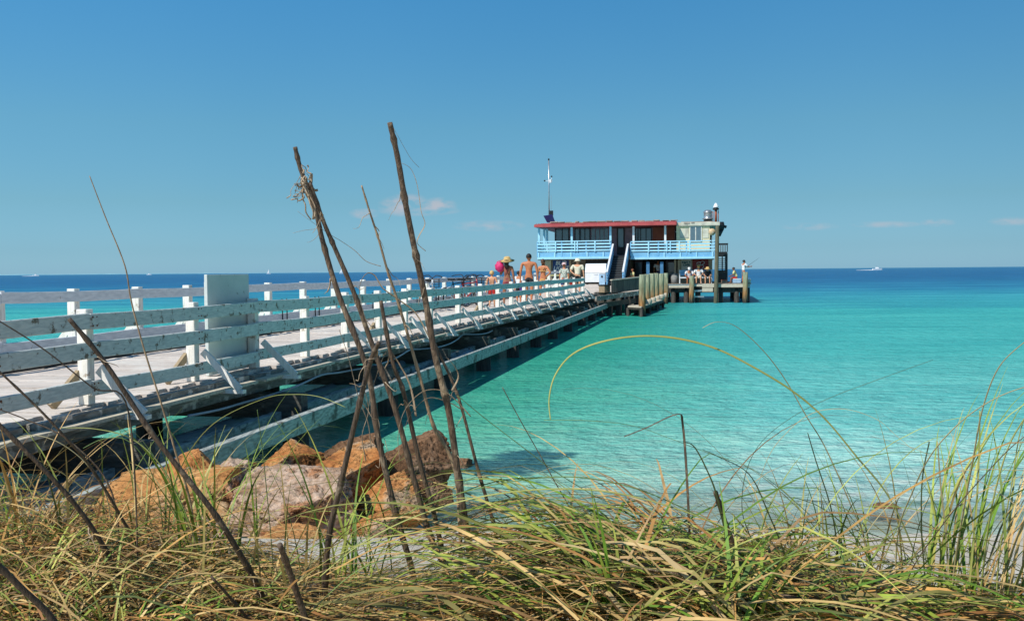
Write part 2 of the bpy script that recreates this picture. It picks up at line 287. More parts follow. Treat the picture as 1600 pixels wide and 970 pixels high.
gl = N(t, 'ShaderNodeBsdfGlossy'); gl.inputs[1].default_value = .1; LK(t, bp.outputs[0], gl.inputs['Normal'])
fr = N(t, 'ShaderNodeFresnel'); fr.inputs[0].default_value = 1.33; LK(t, bp.outputs[0], fr.inputs['Normal'])
ms2 = N(t, 'ShaderNodeMixShader'); LK(t, mth(t, 'MINIMUM', mth(t, 'MULTIPLY', fr.outputs[0], .55), .32), ms2.inputs[0]); LK(t, ms.outputs[0], ms2.inputs[1]); LK(t, gl.outputs[0], ms2.inputs[2])
LK(t, ms2.outputs[0], t.nodes['Material Output'].inputs[0])
# glass
m, t, b = base('glass'); b.inputs['Base Color'].default_value = (.10, .15, .18, 1); b.inputs['Roughness'].default_value = .08; b.inputs['Specular IOR Level'].default_value = .9

# ------------------------------------------------------------------ mesh building
OFF = {}
class MB:
    def __init__(s): s.v = []; s.f = []
    def add(s, vs, fs):
        o = len(s.v); s.v += [Vector(v) for v in vs]; s.f += [tuple(i+o for i in f) for f in fs]; return s
    def hexa(s, c):   # 8 corners: bottom 4 ccw, top 4
        return s.add(c, [(3, 2, 1, 0), (4, 5, 6, 7), (0, 1, 5, 4), (1, 2, 6, 5), (2, 3, 7, 6), (3, 0, 4, 7)])
    def box(s, c, d, rz=0):
        c = Vector(c); a = Matrix.Rotation(rz, 3, 'Z'); x, y, z = d[0]/2, d[1]/2, d[2]/2
        return s.hexa([c+a@Vector(q) for q in ((-x, -y, -z), (x, -y, -z), (x, y, -z), (-x, y, -z), (-x, -y, z), (x, -y, z), (x, y, z), (-x, y, z))])
    def pb(s, s0, s1, t0, t1, h0, h1):   # box in pier axes
        q = [(s0, t1), (s0, t0), (s1, t0), (s1, t1)]
        return s.hexa([W(a, b_, h0) for a, b_ in q]+[W(a, b_, h1) for a, b_ in q])
    def beam(s, p0, p1, w_, h_, up=(0, 0, 1)):
        p0, p1 = Vector(p0), Vector(p1); d = (p1-p0).normalized(); u = Vector(up)
        sd_ = d.cross(u)
        if sd_.length < 1e-4: sd_ = d.cross(Vector((0, 1, 0)))
        sd_.normalize(); u = sd_.cross(d).normalized()
        a, b_ = sd_*w_/2, u*h_/2
        return s.hexa([p0-a-b_, p0+a-b_, p1+a-b_, p1-a-b_, p0-a+b_, p0+a+b_, p1+a+b_, p1-a+b_])
    def tube(s, pts, rad, n=8, cap=True, flat=1.0, side=None):
        pts = [Vector(p) for p in pts]; m_ = len(pts)
        if isinstance(rad, (int, float)): rad = [rad]*m_
        vs_, fs_ = [], []
        pr = Vector(side) if side is not None else None
        for i, p in enumerate(pts):
            d = (pts[min(i+1, m_-1)]-pts[max(i-1, 0)])
            if d.length < 1e-9: d = Vector((0, 0, 1))
            d.normalize()
            if pr is None: pr = d.cross(Vector((0, 0, 1)) if abs(d.z) < .9 else Vector((1, 0, 0)))
            a = pr-d*pr.dot(d)
            if a.length < 1e-6: a = d.orthogonal()
            a.normalize(); pr = a; b_ = d.cross(a)
            for k in range(n):
                q = 2*math.pi*k/n; vs_.append(p+a*math.cos(q)*rad[i]+b_*math.sin(q)*rad[i]*flat)
        for i in range(m_-1):
            for k in range(n):
                k2 = (k+1) % n; fs_.append((i*n+k, i*n+k2, (i+1)*n+k2, (i+1)*n+k))
        if cap: fs_ += [tuple(range(n-1, -1, -1)), tuple(range((m_-1)*n, m_*n))]
        return s.add(vs_, fs_)
    def lathe(s, c, prof, n=16):
        return s.tube([Vector(c)+Vector((0, 0, z)) for r, z in prof], [max(r, .001) for r, z in prof], n, side=(1, 0, 0))
    def torus(s, c, ax, r0, r1, n=24, k=6):
        c = Vector(c); ax = Vector(ax).normalized(); a = ax.orthogonal().normalized(); b_ = ax.cross(a); vs_, fs_ = [], []
        for i in range(n):
            q = 2*math.pi*i/n; rd = a*math.cos(q)+b_*math.sin(q)
            for j in range(k):
                e = 2*math.pi*j/k; vs_.append(c+rd*(r0+r1*math.cos(e))+ax*r1*math.sin(e))
        for i in range(n):
            for j in range(k):
                i2, j2 = (i+1) % n, (j+1) % k; fs_.append((i*k+j, i2*k+j, i2*k+j2, i*k+j2))
        return s.add(vs_, fs_)
    def build(s, name, m_, parent=None, smooth=False):
        off = OFF.get(parent.name, Vector()) if parent else Vector()
        me = bpy.data.meshes.new(name); me.from_pydata([v-off for v in s.v], [], s.f); me.update()
        if smooth: me.polygons.foreach_set('use_smooth', [True]*len(me.polygons))
        me.materials.append(MATS[m_]); o = bpy.data.objects.new(name, me); COL.objects.link(o)
        if parent: o.parent = parent
        OFF[o.name] = off
        return o
def tag(o, label=None, cat=None, group=None, kind=None):
    if label: o['label'] = label
    if cat: o['category'] = cat
    if group: o['group'] = group
    if kind: o['kind'] = kind
    return o
def thing(name, loc, label, cat, group=None):
    o = bpy.data.objects.new(name, None); COL.objects.link(o); o.location = loc; o.empty_display_size = .2
    OFF[o.name] = Vector(loc); return tag(o, label, cat, group)
def solo(mb, name, m_, loc, label, cat, group=None, smooth=False):
    loc = Vector(loc); mb.v = [v-loc for v in mb.v]; o = mb.build(name, m_, None, smooth); o.location = loc
    return tag(o, label, cat, group)
def bevel(o, wd=.01, seg=2):
    md = o.modifiers.new('bevel', 'BEVEL'); md.width = wd; md.segments = seg; md.limit_method = 'ANGLE'; return o
def text_part(txt, size, m_, parent, mtx, name='lettering', ext=.006, bold=.0, shear=0.0, align='CENTER', spacing=1.0):
    cu_ = bpy.data.curves.new('t', 'FONT'); cu_.body = txt; cu_.size = size; cu_.extrude = ext; cu_.offset = bold; cu_.shear = shear
    cu_.align_x = align; cu_.align_y = 'CENTER'; cu_.space_line = .9; cu_.space_character = spacing
    o = bpy.data.objects.new('t', cu_); COL.objects.link(o); dg = bpy.context.evaluated_depsgraph_get()
    me = bpy.data.meshes.new_from_object(o.evaluated_get(dg)); bpy.data.objects.remove(o)
    off = OFF.get(parent.name, Vector()); me.transform(Matrix.Translation(-off) @ mtx); me.materials.clear(); me.materials.append(MATS[m_])
    q = bpy.data.objects.new(name, me); COL.objects.link(q); q.parent = parent; OFF[q.name] = off; return q
def face_mtx(p):   # upright text on a plane facing the shore (normal -d) in pier axes
    x = Vector((CT, -ST, 0)); z = Vector((-ST, -CT, 0)); y = Vector((0, 0, 1))
    return Matrix(((x.x, y.x, z.x, p.x), (x.y, y.y, z.y, p.y), (x.z, y.z, z.z, p.z), (0, 0, 0, 1)))
def catmull(P, k=6):
    out = []; n = len(P)
    for i in range(n-1):
        a, b_, c, d = P[max(i-1, 0)], P[i], P[i+1], P[min(i+2, n-1)]
        for j in range(k):
            u = j/k; out.append(.5*((2*b_)+(c-a)*u+(2*a-5*b_+4*c-d)*u*u+(3*b_-a-3*c+d)*u**3))
    out.append(P[-1]); return out

# ------------------------------------------------------------------ SETTING: ground + sea
def interp(x, T):
    if x <= T[0][0]: return T[0][1]
    for (a, b_), (c, d) in zip(T, T[1:]):
        if x <= c: return b_+(d-b_)*(x-a)/(c-a)
    return T[-1][1]
PROF = [(-60, 2.2), (-10, 1.6), (0, 1.42), (2.6, 1.40), (3.6, 1.16), (5, .80), (6.8, .36), (8.4, .02), (10, -.22), (14, -.6), (25, -1.3), (60, -3.2), (200, -8), (9000, -12)]
def ground_h(x, y):
    h = interp(y+.25*math.sin(x*.6)+.02*x, PROF)
    if -20 < x < 20 and -10 < y < 20:
        h += .05*noise.noise(Vector((x*1.1, y*1.1, 0)))+.015*noise.noise(Vector((x*5, y*5, 3)))
    return h
def grid(xs, ys, fn, name, m_):
    vs_ = [(x, y, fn(x, y)) for y in ys for x in xs]; nx = len(xs)
    fs_ = [(j*nx+i, j*nx+i+1, (j+1)*nx+i+1, (j+1)*nx+i) for j in range(len(ys)-1) for i in range(nx-1)]
    mb = MB(); mb.add(vs_, fs_); return mb.build(name, m_, None, True)
xs = [-9000, -3000, -800, -200, -80, -40, -25, -18]+[-14+.14*i for i in range(200)]+[16, 20, 30, 45, 80, 200, 800, 3000, 9000]
ys = [-300, -60, -30, -15, -8, -4]+[-2+.14*i for i in range(115)]+[15, 17, 20, 25, 32, 45, 60, 100, 200, 600, 2000, 6000, 12000]
tag(grid(xs, ys, ground_h, 'sand_ground', 'sand'), kind='structure')
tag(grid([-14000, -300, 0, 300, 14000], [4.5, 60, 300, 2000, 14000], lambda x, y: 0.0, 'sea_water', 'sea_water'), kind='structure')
# distant low coast, left part of the horizon
mb = MB(); n_ = 80; top = []; P_ = []
for i in range(n_+1):
    px = -500+i*16; p = at_depth(px, 425, 9000); hgt = max(2, (9 + 7*noise.noise(Vector((i*.35, 0, 0))))*(1-i/n_*.7)); P_.append((p.x, hgt))
vs_ = []
for x, hgt in P_: vs_ += [(x, 8960, -1), (x, 9000, hgt), (x, 9400, hgt), (x, 9500, -1)]
fs_ = []
for i in range(n_):
    for k in range(3): fs_.append((i*4+k, (i+1)*4+k, (i+1)*4+k+1, i*4+k+1))
mb.add(vs_, fs_)
mat('far_land', (.22, .42, .48), .9, (.16, .34, .42), .01)
tag(mb.build('far_coast', 'far_land'), kind='structure')

#==PART2==
# ------------------------------------------------------------------ PIER
def s_of(px, a=5.62): z = F*a/(1100-px); return (z-a*CT*ST)/CT
NP_PX = [140, 306, 401.6, 481, 544, 595, 636, 675.5, 719, 753.5, 780.5, 801.5, 821.6, 841, 857.6, 872.6, 887, 899, 912.5]
NS = [2.2, 4.4, 6.6] + [s_of(p) for p in NP_PX]
FP_PX = [33, 144, 240, 315, 380, 436, 488, 535, 579, 618, 649, 677, 702, 746]
FS = [3.0, 5.2, 7.4, 9.4] + [s_of(p, 8.74)-.3 for p in FP_PX]
while FS[-1] < 60: FS.append(FS[-1]+2.3)
S_END = 58.0
def dk(s):      # the deck climbs a little towards the building
    return DECK + .2*max(0, min(1, (s-46)/10))
WID = 3.1
pier = thing('wooden_pier', W(5, 1.5, 0), 'long weathered wooden pier with grey plank deck running out to the restaurant', 'pier')
mb = MB(); s = -2.0
while s < S_END+1:
    wd = .138; j0 = R(-.05, .03); j1 = R(-.03, .06); dz = R(-.006, .006); z = dk(s)+dz
    if R(0, 1) < .05: j0 -= R(.03, .14)
    mb.pb(s, s+wd, j0, WID+j1, z-.045, z); s += .146
mb.build('deck_planks', 'deck_wood', pier)
# stringers and edge timbers
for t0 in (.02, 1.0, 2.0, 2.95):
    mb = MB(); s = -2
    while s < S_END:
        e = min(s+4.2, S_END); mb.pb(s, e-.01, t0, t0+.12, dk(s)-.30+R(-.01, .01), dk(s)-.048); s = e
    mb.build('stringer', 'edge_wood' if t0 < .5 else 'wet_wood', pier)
mb = MB(); s = -2
while s < S_END:
    e = s+R(2.4, 4.6); a = R(.005, .03); mb.pb(s, e-R(.01, .3), -.14-a, -.03-a, dk(s)-.16+R(-.02, .02), dk(s)-.035+R(-.02, .01)); s = e
mb.build('edge_timber', 'edge_wood', pier)
for (s0_, s1_) in ((5.5, 8.1), (8.25, 10.6), (10.8, 13.0), (13.2, 15.9), (16.1, 19.5), (19.8, 24.1), (24.5, 29.0), (29.4, 35)):
    mb = MB(); e = R(-.25, -.17); mb.pb(s0_, s1_, -.30+R(-.02, .03), e+.08, dk(s0_)-.115, dk(s0_)-.085); mb.build('ledge_board', 'trim_pale', pier)
# pile bents
BENT = []; s = 4.2
while s < S_END: BENT.append(s); s += 3.45 if s < 30 else 3.9
for i, s in enumerate(BENT):
    z1 = dk(s)-.31
    mb = MB(); e = R(-.66, -.60)
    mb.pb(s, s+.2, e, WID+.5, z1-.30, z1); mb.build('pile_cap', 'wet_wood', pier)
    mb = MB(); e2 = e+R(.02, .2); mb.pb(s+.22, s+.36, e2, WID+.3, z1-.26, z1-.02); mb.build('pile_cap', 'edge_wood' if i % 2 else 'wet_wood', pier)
    for t0 in (-.52, 1.5, WID+.15):
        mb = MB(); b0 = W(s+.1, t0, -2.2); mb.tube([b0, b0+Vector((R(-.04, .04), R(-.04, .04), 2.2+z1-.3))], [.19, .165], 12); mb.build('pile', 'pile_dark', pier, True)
# outer low beam along the pier, on the pile sides
s = 3.0; 
while s < 52:
    e = s+5.1; mb = MB(); zz = .495+.03*max(0, min(1, (s-25)/25)); z2 = .495+.03*max(0, min(1, (e-25)/25)); o_ = -.76+R(-.012, .012)
    pts = []
    a0, a1 = W(s, o_, zz), W(e-.012, o_, z2)
    mb.beam(a0, a1, .12, .22); bevel(mb.build('fender_beam', 'beam_paint', pier), .012)
    s = e
mb = MB(); mb.beam(W(3, -.30, .46), W(50, -.30, .48), .10, .22); mb.build('fender_beam', 'beam_paint', pier)
for (t0, z0, z1, r_) in ((-.42, .20, .50, .055), (.35, .30, .50, .09)):
    mb = MB(); pts = [W(3+i*1.5, t0+.04*math.sin(i*1.7), z0+(z1-z0)*i/12+.015*math.sin(i*2.1)) for i in range(13)]
    mb.tube(pts, r_, 12); mb.build('pipe', 'pvc', pier, True)
mb = MB(); s = 9.; zc = DECK-.2
pts = []
while s < 24: pts.append(W(s, -.2-.1*abs(math.sin(s*.9)), dk(s)-.22-.10*abs(math.sin(s*.75)))); s += .7
mb.tube(catmull(pts, 3), .014, 6); mb.build('cable', 'pvc', pier, True)

# near railing
def rail_boards(mb_name, SS, t0, t1, h0, h1, m_, parent, span=2, jit=.02):
    i = 0
    while i < len(SS)-1:
        j = min(i+span, len(SS)-1); sa, sb = SS[i]-(.06 if i else 0), SS[j]+.06-.125*(j < len(SS)-1)
        ja, jb = R(-jit, jit), R(-jit, jit); mb = MB(); k = 6
        rows = []
        for q in range(k+1):
            s_ = sa+(sb-sa)*q/k; sag = -.012*math.sin(math.pi*q/k)+ja+(jb-ja)*q/k+R(-.002, .002); bow = R(-.002, .002)
            z = dk(s_)+sag; rows += [W(s_, t0+bow, z+h0), W(s_, t1+bow, z+h0), W(s_, t1+bow, z+h1), W(s_, t0+bow, z+h1)]
        fs_ = [(3, 2, 1, 0), (4*k, 4*k+1, 4*k+2, 4*k+3)]
        for q in range(k):
            for r_ in range(4): fs_.append((4*q+r_, 4*q+(r_+1) % 4, 4*q+4+(r_+1) % 4, 4*q+4+r_))
        mb.add(rows, fs_); bevel(mb.build(mb_name, m_, parent), .006, 1)
        i = j
near = thing('near_railing', W(8, 0, DECK), 'three board white railing with slanted outer braces on the near edge of the pier', 'railing')
NB = [-1.0]+NS
rail_boards('rail_board', NB, -.045, -.006, .70, .845, 'rail_paint', near)
rail_boards('rail_board', NB, -.045, -.006, .44, .59, 'rail_paint', near)
rail_boards('rail_board', NB, -.045, -.006, .10, .235, 'rail_paint', near)
for i, s in enumerate(NB):
    z = dk(s); mb = MB(); l_ = R(-.012, .012); hh_ = .872+R(-.01, .012)
    a, b_ = W(s, .055, z+.005), W(s+l_, .055+R(-.008, .008), z+hh_)
    mb.beam(a, b_, .105, .105, up=(CT, -ST, 0)); bevel(mb.build('post', 'post_paint', near), .006, 1)
    if i > 3 and i != 7:
        mb = MB(); mb.pb(s+.06, s+.14, -.51, .10, z-.135, z-.095); mb.build('outrigger', 'post_paint', near)
        mb = MB(); sp = s+.075
        mb.beam(W(sp, -.03, z+.33), W(sp, -.47, z-.09), .10 if i == 4 else .075, .035, up=(ST, CT, 0)); mb.build('brace', 'post_paint', near)
    if i in (4, 5, 9, 13):
        mb = MB(); mb.beam(W(s-.3, .20, z+.02), W(s-.02, .11, z+.30), .05, .07); mb.build('kick_block', 'tan_board', near)
    if i > 2 and i < 14:
        mb = MB()
        for hz_ in (.73, .81, .48, .55, .14, .2):
            for ds in (-.03, .03):
                p = W(s+ds, -.046, z+hz_); mb.tube([p, p+Vector((CT, -ST, 0))*.006], R(.006, .011), 6)
        mb.build('bolt_head', 'rust', near)
# far railing
far = thing('far_railing', W(8, WID, DECK), 'two board white railing along the far edge of the pier over the open sea', 'railing')
rail_boards('rail_board', FS, WID-.05, WID-.012, .83, .975, 'far_paint', far, 2, .012)
rail_boards('rail_board', FS, WID-.05, WID-.012, .20, .36, 'far_paint', far, 2, .015)
for i, s in enumerate(FS):
    z = dk(s); mb = MB(); mb.beam(W(s, WID+.05, z-.2), W(s+R(-.01, .01), WID+.05, z+1.0), .12, .12, up=(CT, -ST, 0)); bevel(mb.build('post', 'post_paint', far), .006, 1)
    mb = MB(); mb.beam(W(s+.08, WID+.09, z+.55), W(s+.08, WID+.62, z-.1), .09, .035, up=(ST, CT, 0)); mb.build('brace', 'post_paint', far)
    if 8 <= i <= 15:
        mb = MB(); p = [W(s+.55, WID+.1, z+.62), W(s+.55, WID+.1, z+.36), W(s+.55, WID+.28, z+.34), W(s+.55, WID+.28, z+.62)]
        p2 = [W(s+.40, WID-.06, z+.66), W(s+.40, WID-.07, z+.18), W(s+.52, WID-.07, z+.16), W(s+.62, WID-.07, z+.18), W(s+.62, WID-.06, z+.66)]
        mb.tube(p2, .012, 6); mb.build('metal_hoop', 'black_paint', far)
# cable lying along the deck
mb = MB(); pts = [W(3+i*.8, WID-.32+.05*noise.noise(Vector((i*.5, 0, 0))), dk(3+i*.8)+.03) for i in range(56)]
mb.tube(catmull(pts, 3), .028, 6)
solo(mb, 'hose', 'cable', W(8, WID-.3, DECK), 'black hose lying along the plank deck beside the far railing', 'hose', None, True)
# large blank board standing inside the near rail
mb = MB(); sa, sb = s_of(324, 5.62+.13), s_of(389, 5.62+.13)
mb.pb(sa, sb, .125, .165, DECK+.01, EYE-.015)
pb_ = thing('white_board', W(sa, .14, DECK), 'tall plain white plywood board standing upright behind the near railing', 'board')
bevel(mb.build('panel', 'board_paint', pb_), .004, 1)
mb = MB(); mb.pb(sa+.08, sa+.13, .168, .21, DECK+.01, EYE-.1); mb.pb(sb-.13, sb-.08, .168, .21, DECK+.01, EYE-.1); mb.build('batten', 'post_paint', pb_)

# ------------------------------------------------------------------ PIER HEAD + RESTAURANT
SF, SB_, SL, SU, SR = 67.0, 79.0, 69.3, 69.6, 66.7      # platform front, back, lower wall, upper wall, roof edge
HD = 1.32
def tp(px, S): return on_s(px, 430, S)[0]
def hp(px, py, S): return on_s(px, py, S)[1]
hd = thing('pier_head_platform', W(70, -8, 0), 'broad timber platform on piles carrying the two storey restaurant', 'platform')
tR, tL = tp(1172, SF), tp(838, SF)
mb = MB(); s = SF-.3
mbp = MB()
t = tL
while t > tR:
    mb.pb(SF-.05+R(-.03, .03), SB_, t-.19, t, HD-.05, HD+R(-.004, .004)); t -= .2
mb.build('deck_planks', 'ply_floor', hd)
for (pa, pc_, za, zb) in ((1045, 1081, HD-.28, HD-.1), (1081, 1097, HD-.20, HD-.06), (1097, 1116, HD-.26, HD-.02), (1120, 1172, HD-.26, HD-.05)):
    mb = MB(); mb.pb(SF-.16, SF-.09, tp(pc_, SF), tp(pa, SF), za, zb); mb.build('fascia_board', 'trim_pale', hd)
mb = MB(); mb.pb(SF-.2, SF-.165, tp(1114, SF), tp(1097, SF), HD-.56, HD-.30); mb.build('fascia_board', 'trim_pale', hd)
for S in (SF+.1, 72, 77):
    mb = MB(); mb.pb(S, S+.25, tR+.1, tL, HD-.62, HD-.28); mb.build('girder', 'pile_dark', hd)
    px = 860
    for px in (860, 885, 910, 936, 962, 985, 1010, 1036, 1052, 1072, 1090, 1126, 1151, 1168):
        mb = MB(); q = W(S+.12, tp(px, SF), -2.5); mb.tube([q, q+Vector((0, 0, 2.5+HD-.3))], .17, 10); mb.build('pile', 'pile_dark', hd, True)
mb = MB(); mb.beam(W(SF+.0, tp(1083, SF), .42), W(SF+.0, tp(1100, SF), .42), .1, .1); mb.beam(W(SF, tp(1083, SF), .8), W(SF, tp(1101, SF), .85), .12, .12); mb.build('ladder_rung', 'steel', hd)

# wide landing between the pier and the platform (fan shaped)
A = at_height(944, 457.5, 1.17); B = at_height(1001, 451, HD); sA, tA = to_st(A); sB, tB = to_st(B)
ln = thing('landing_deck', W(sA, 1, 0), 'plank landing widening from the pier end to the restaurant stairs', 'deck')
mb = MB()
s = 50.0
while s < SF-.06:
    f_ = max(0, min(1, (s-sA)/(sB-sA))); z = dk(s)+.02*f_; tn = 0+(tA-0)*min(1, max(0, (s-44)/(sA-44))) if s < sA else tA+(tB-tA)*f_
    mb.pb(s, s+.19, tn, -.06 if s < S_END+1 else WID+1.5, z-.05, z+R(-.004, .004)); s += .2
s = S_END+1
mb.build('deck_planks', 'deck_wood', ln)
mb = MB(); z0, z1 = dk(sA)-.14, HD-.1
mb.beam(W(sA-1.0, tA+.3, z0-.08), W(sB, tB, z1-.1), .12, .22); mb.build('edge_beam', 'edge_wood', ln)
mb = MB(); mb.beam(W(sA-.6, tA+.25, z0-.42), W(sB+.1, tB+.15, z1-.5), .12, .24); mb.build('edge_beam', 'wet_wood', ln)
for k in range(5):
    f_ = k/4; q = W(sA+(sB-sA)*f_, tA+(tB-tA)*f_+.2, -2); mb = MB(); mb.tube([q, q+Vector((0, 0, 2+dk(60)-.2))], .16, 10); mb.build('pile', 'pile_dark', ln, True)
# weathered board screen on the landing edge
scn = thing('board_screen', W(sA, tA, dk(sA)), 'low dark weathered board fence on the landing edge below the stairs', 'fence')
A2 = at_height(955, 456.3, 1.19); mb = MB(); L_ = (B-A2); nB = 44; ax = L_.copy(); ax.z = 0; ln_ = ax.length; ax.normalize(); rz = math.atan2(ax.y, ax.x)
for k in range(nB):
    f_ = (k+.5)/nB; c = A2+L_*f_; hgt = .62+R(-.02, .02); mb.box((c.x, c.y, c.z+hgt/2-.05), (ln_/nB-.012, .03, hgt), rz)
mb.build('boards', 'grey_board', scn)
mb = MB(); mb.beam(A2+Vector((0, 0, .60)), B+Vector((0, 0, .60)), .16, .05); mb.build('top_rail', 'trim_pale', scn)
p3 = at_height(945, 456.8, 1.17)
bx_ = thing('timber_box', p3, 'small square timber box with a dark lid at the end of the board fence', 'box')
mb = MB(); mb.box(p3+Vector((.0, .15, .16)), (.42, .4, .34), rz); bevel(mb.build('body', 'tan_board', bx_), .01)
mb = MB(); mb.box(p3+Vector((.0, .15, .362)), (.48, .46, .06), rz); bevel(mb.build('lid', 'pile_dark', bx_), .01)
# pale low landing stage
q = [at_height(981, 478, .5), at_height(1002, 479, .5), at_height(1036, 468, .5), at_height(1010, 465.5, .5)]
st_ = thing('boat_landing', (q[0].x, q[0].y, 0), 'pale low plank landing stage at the water behind the green pilings', 'landing stage')
mb = MB(); NBd = 50
for k in range(NBd):
    f0, f1 = k/NBd, (k+.9)/NBd
    a0, a1 = q[0].lerp(q[3], f0), q[0].lerp(q[3], f1); b0, b1 = q[1].lerp(q[2], f0), q[1].lerp(q[2], f1); dz = Vector((0, 0, -.06))
    mb.hexa([a0+dz, b0+dz, b1+dz, a1+dz, a0, b0, b1, a1])
mb.build('planks', 'trim_pale', st_)
for a, b_ in ((q[0], q[3]), (q[1], q[2]), (q[0], q[1])):
    mb = MB(); mb.beam(a+Vector((0, 0, -.115)), b_+Vector((0, 0, -.115)), .07, .10); mb.build('frame_beam', 'pile_dark', st_)
for f_ in (0, .33, .66, 1):
    for a, b_ in ((q[0], q[3]), (q[1], q[2])):
        c = a.lerp(b_, f_); mb = MB(); mb.tube([c+Vector((0, 0, -2.5)), c+Vector((0, 0, -.1))], .08, 8); mb.build('pile', 'pile_dark', st_, True)

# green pilings in a row
lab = ['nearest and tallest looking of the green mooring pilings standing in a row', 'second from the near end of the green mooring piling row, rusty at the foot', 'third from the near end of the green mooring piling row', 'fourth from the near end of the green mooring piling row', 'fifth from the near end of the green mooring piling row', 'farthest of the green mooring pilings, last in the row by the platform']
for i, (px, z) in enumerate(((1003, 47.4), (1012, 50.9), (1019, 53.8), (1026, 57.1), (1033, 60.8), (1039.5, 64.4))):
    c = at_depth(px, 450, z); mb = MB(); tt = 2.06+R(-.02, .04); lx, ly = R(-.04, .04), R(-.04, .04)
    mb.tube([(c.x, c.y, -3), (c.x+lx*.3, c.y, .3), (c.x+lx*.6, c.y+ly*.6, 1.3), (c.x+lx, c.y+ly, tt-.03), (c.x+lx, c.y+ly, tt)], [.20, .175, .165, .16, .13], 14)
    solo(mb, 'mooring_piling', 'piling', (c.x, c.y, 0), lab[i], 'piling', 'green pilings in a row beside the pier', True)
    pl = [o for o in COL.objects if o.name.startswith('mooring_piling')][-1]
    mb = MB(); mb.tube([(c.x, c.y, .42), (c.x, c.y, .46), (c.x+.01, c.y, .70), (c.x, c.y, .74)], [.18, .22, .21, .17], 10)
    OFF[pl.name] = pl.location.copy()
    if i > 0: mb.build('pale_band', 'trim_pale', pl, True)  # pale raised band around the piling foot
c = at_depth(1042.5, 450, 64.0); mb = MB(); mb.tube([(c.x, c.y, -1), (c.x, c.y, 1.0), (c.x, c.y, 1.75)], .045, 8)
solo(mb, 'marker_pole', 'piling', (c.x, c.y, 0), 'thin pale green pole beside the last green mooring piling', 'pole', None, True)
for px, pyt, S, rr_, l_ in ((1080.5, 431, SF-.35, .15, 'short green piling standing in front of the bench'), (1164.5, 425, SF-.35, .16, 'short green piling at the outer corner by the anglers')):
    t_, h_ = on_s(px, pyt, S); p = W(S, t_, 0); mb = MB(); mb.tube([(p.x, p.y, -3), (p.x, p.y, .5), (p.x+.02, p.y, h_-.03), (p.x+.02, p.y, h_)], [.19, .17, .16, .13], 14)
    solo(mb, 'mooring_piling', 'piling', (p.x, p.y, 0), l_, 'piling', None, True)
t_, h_ = on_s(1121, 353, SF-.4); p = W(SF-.4, t_, h_); t2, _ = on_s(1117, 440, SF-.4); p2 = W(SF-.4, t2, -3)
mb = MB(); mb.tube([p2, p2.lerp(p, .5), p.lerp(p2, .01), p], [.17, .14, .13, .115], 14)
solo(mb, 'corner_piling', 'piling_brown', (p2.x, p2.y, 0), 'very tall brown piling rising from the water past the roof corner', 'piling', None, True)

# ---- building
bld = thing('restaurant_building', W(72, -7, HD), 'two storey seaside restaurant with red awning roof and light blue balcony', 'building')
def wall(px0, px1, py0, py1, S, thick, m_, name='wall', parent=None, bev=0):
    ta, ha = on_s(px0, py1, S); tb, hb = on_s(px1, py1, S); _, hc = on_s((px0+px1)/2, py0, S); _, hd_ = on_s((px0+px1)/2, py1, S)
    mb = MB(); mb.pb(S, S+thick, tb, ta, hd_, hc); o = mb.build(name, m_, parent or bld)
    if bev: bevel(o, bev)
    return o
HF = hp(980, 400, SF)          # balcony floor level (top)
HR = hp(950, 353, SR)          # under side of the roof edge
print('HF', HF, 'HR', HR)
HRu = HR-.03
tW0, tW1 = tp(849, SL), tp(1108, SL)
# lower storey
HB = hp(980, 405, SF)
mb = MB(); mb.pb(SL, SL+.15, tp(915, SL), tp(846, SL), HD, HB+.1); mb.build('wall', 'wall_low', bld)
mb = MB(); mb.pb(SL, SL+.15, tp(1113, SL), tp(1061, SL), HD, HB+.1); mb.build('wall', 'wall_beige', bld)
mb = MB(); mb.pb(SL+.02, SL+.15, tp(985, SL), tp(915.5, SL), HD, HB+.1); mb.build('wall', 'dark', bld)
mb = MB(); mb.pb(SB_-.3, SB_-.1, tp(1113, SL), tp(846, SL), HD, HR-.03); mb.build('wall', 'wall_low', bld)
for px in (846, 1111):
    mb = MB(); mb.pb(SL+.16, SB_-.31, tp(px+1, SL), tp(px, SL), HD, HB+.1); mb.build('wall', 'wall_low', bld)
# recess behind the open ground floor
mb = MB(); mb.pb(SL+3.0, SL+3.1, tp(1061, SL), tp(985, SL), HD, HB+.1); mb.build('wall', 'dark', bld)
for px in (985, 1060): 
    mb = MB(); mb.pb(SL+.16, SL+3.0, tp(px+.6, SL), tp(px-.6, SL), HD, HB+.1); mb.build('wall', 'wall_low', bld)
for (a, b_) in ((992, 1004), (1040, 1057)):
    o = wall(a, b_, 407, 441, SL+2.9, .06, 'wall_mauve', 'door'); 
    q = wall(a+1.5, b_-1.5, 410, 430, SL+2.84, .04, 'glass', 'pane', o)
for px in (1012.5, 1034):
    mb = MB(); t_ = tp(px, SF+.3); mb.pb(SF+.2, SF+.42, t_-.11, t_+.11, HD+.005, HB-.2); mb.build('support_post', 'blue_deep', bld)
for px in (1055, 1060.5):
    mb = MB(); t_ = tp(px, SL-.1); mb.pb(SL-.16, SL-.01, t_-.07, t_+.07, HD+.005, HB-.05); mb.build('door_post', 'wall_beige', bld)
for a, b_ in ((852, 861), (880.5, 892)):
    wall(a, b_, 406, 428, SL-.04, .035, 'wall_beige', 'shutter')
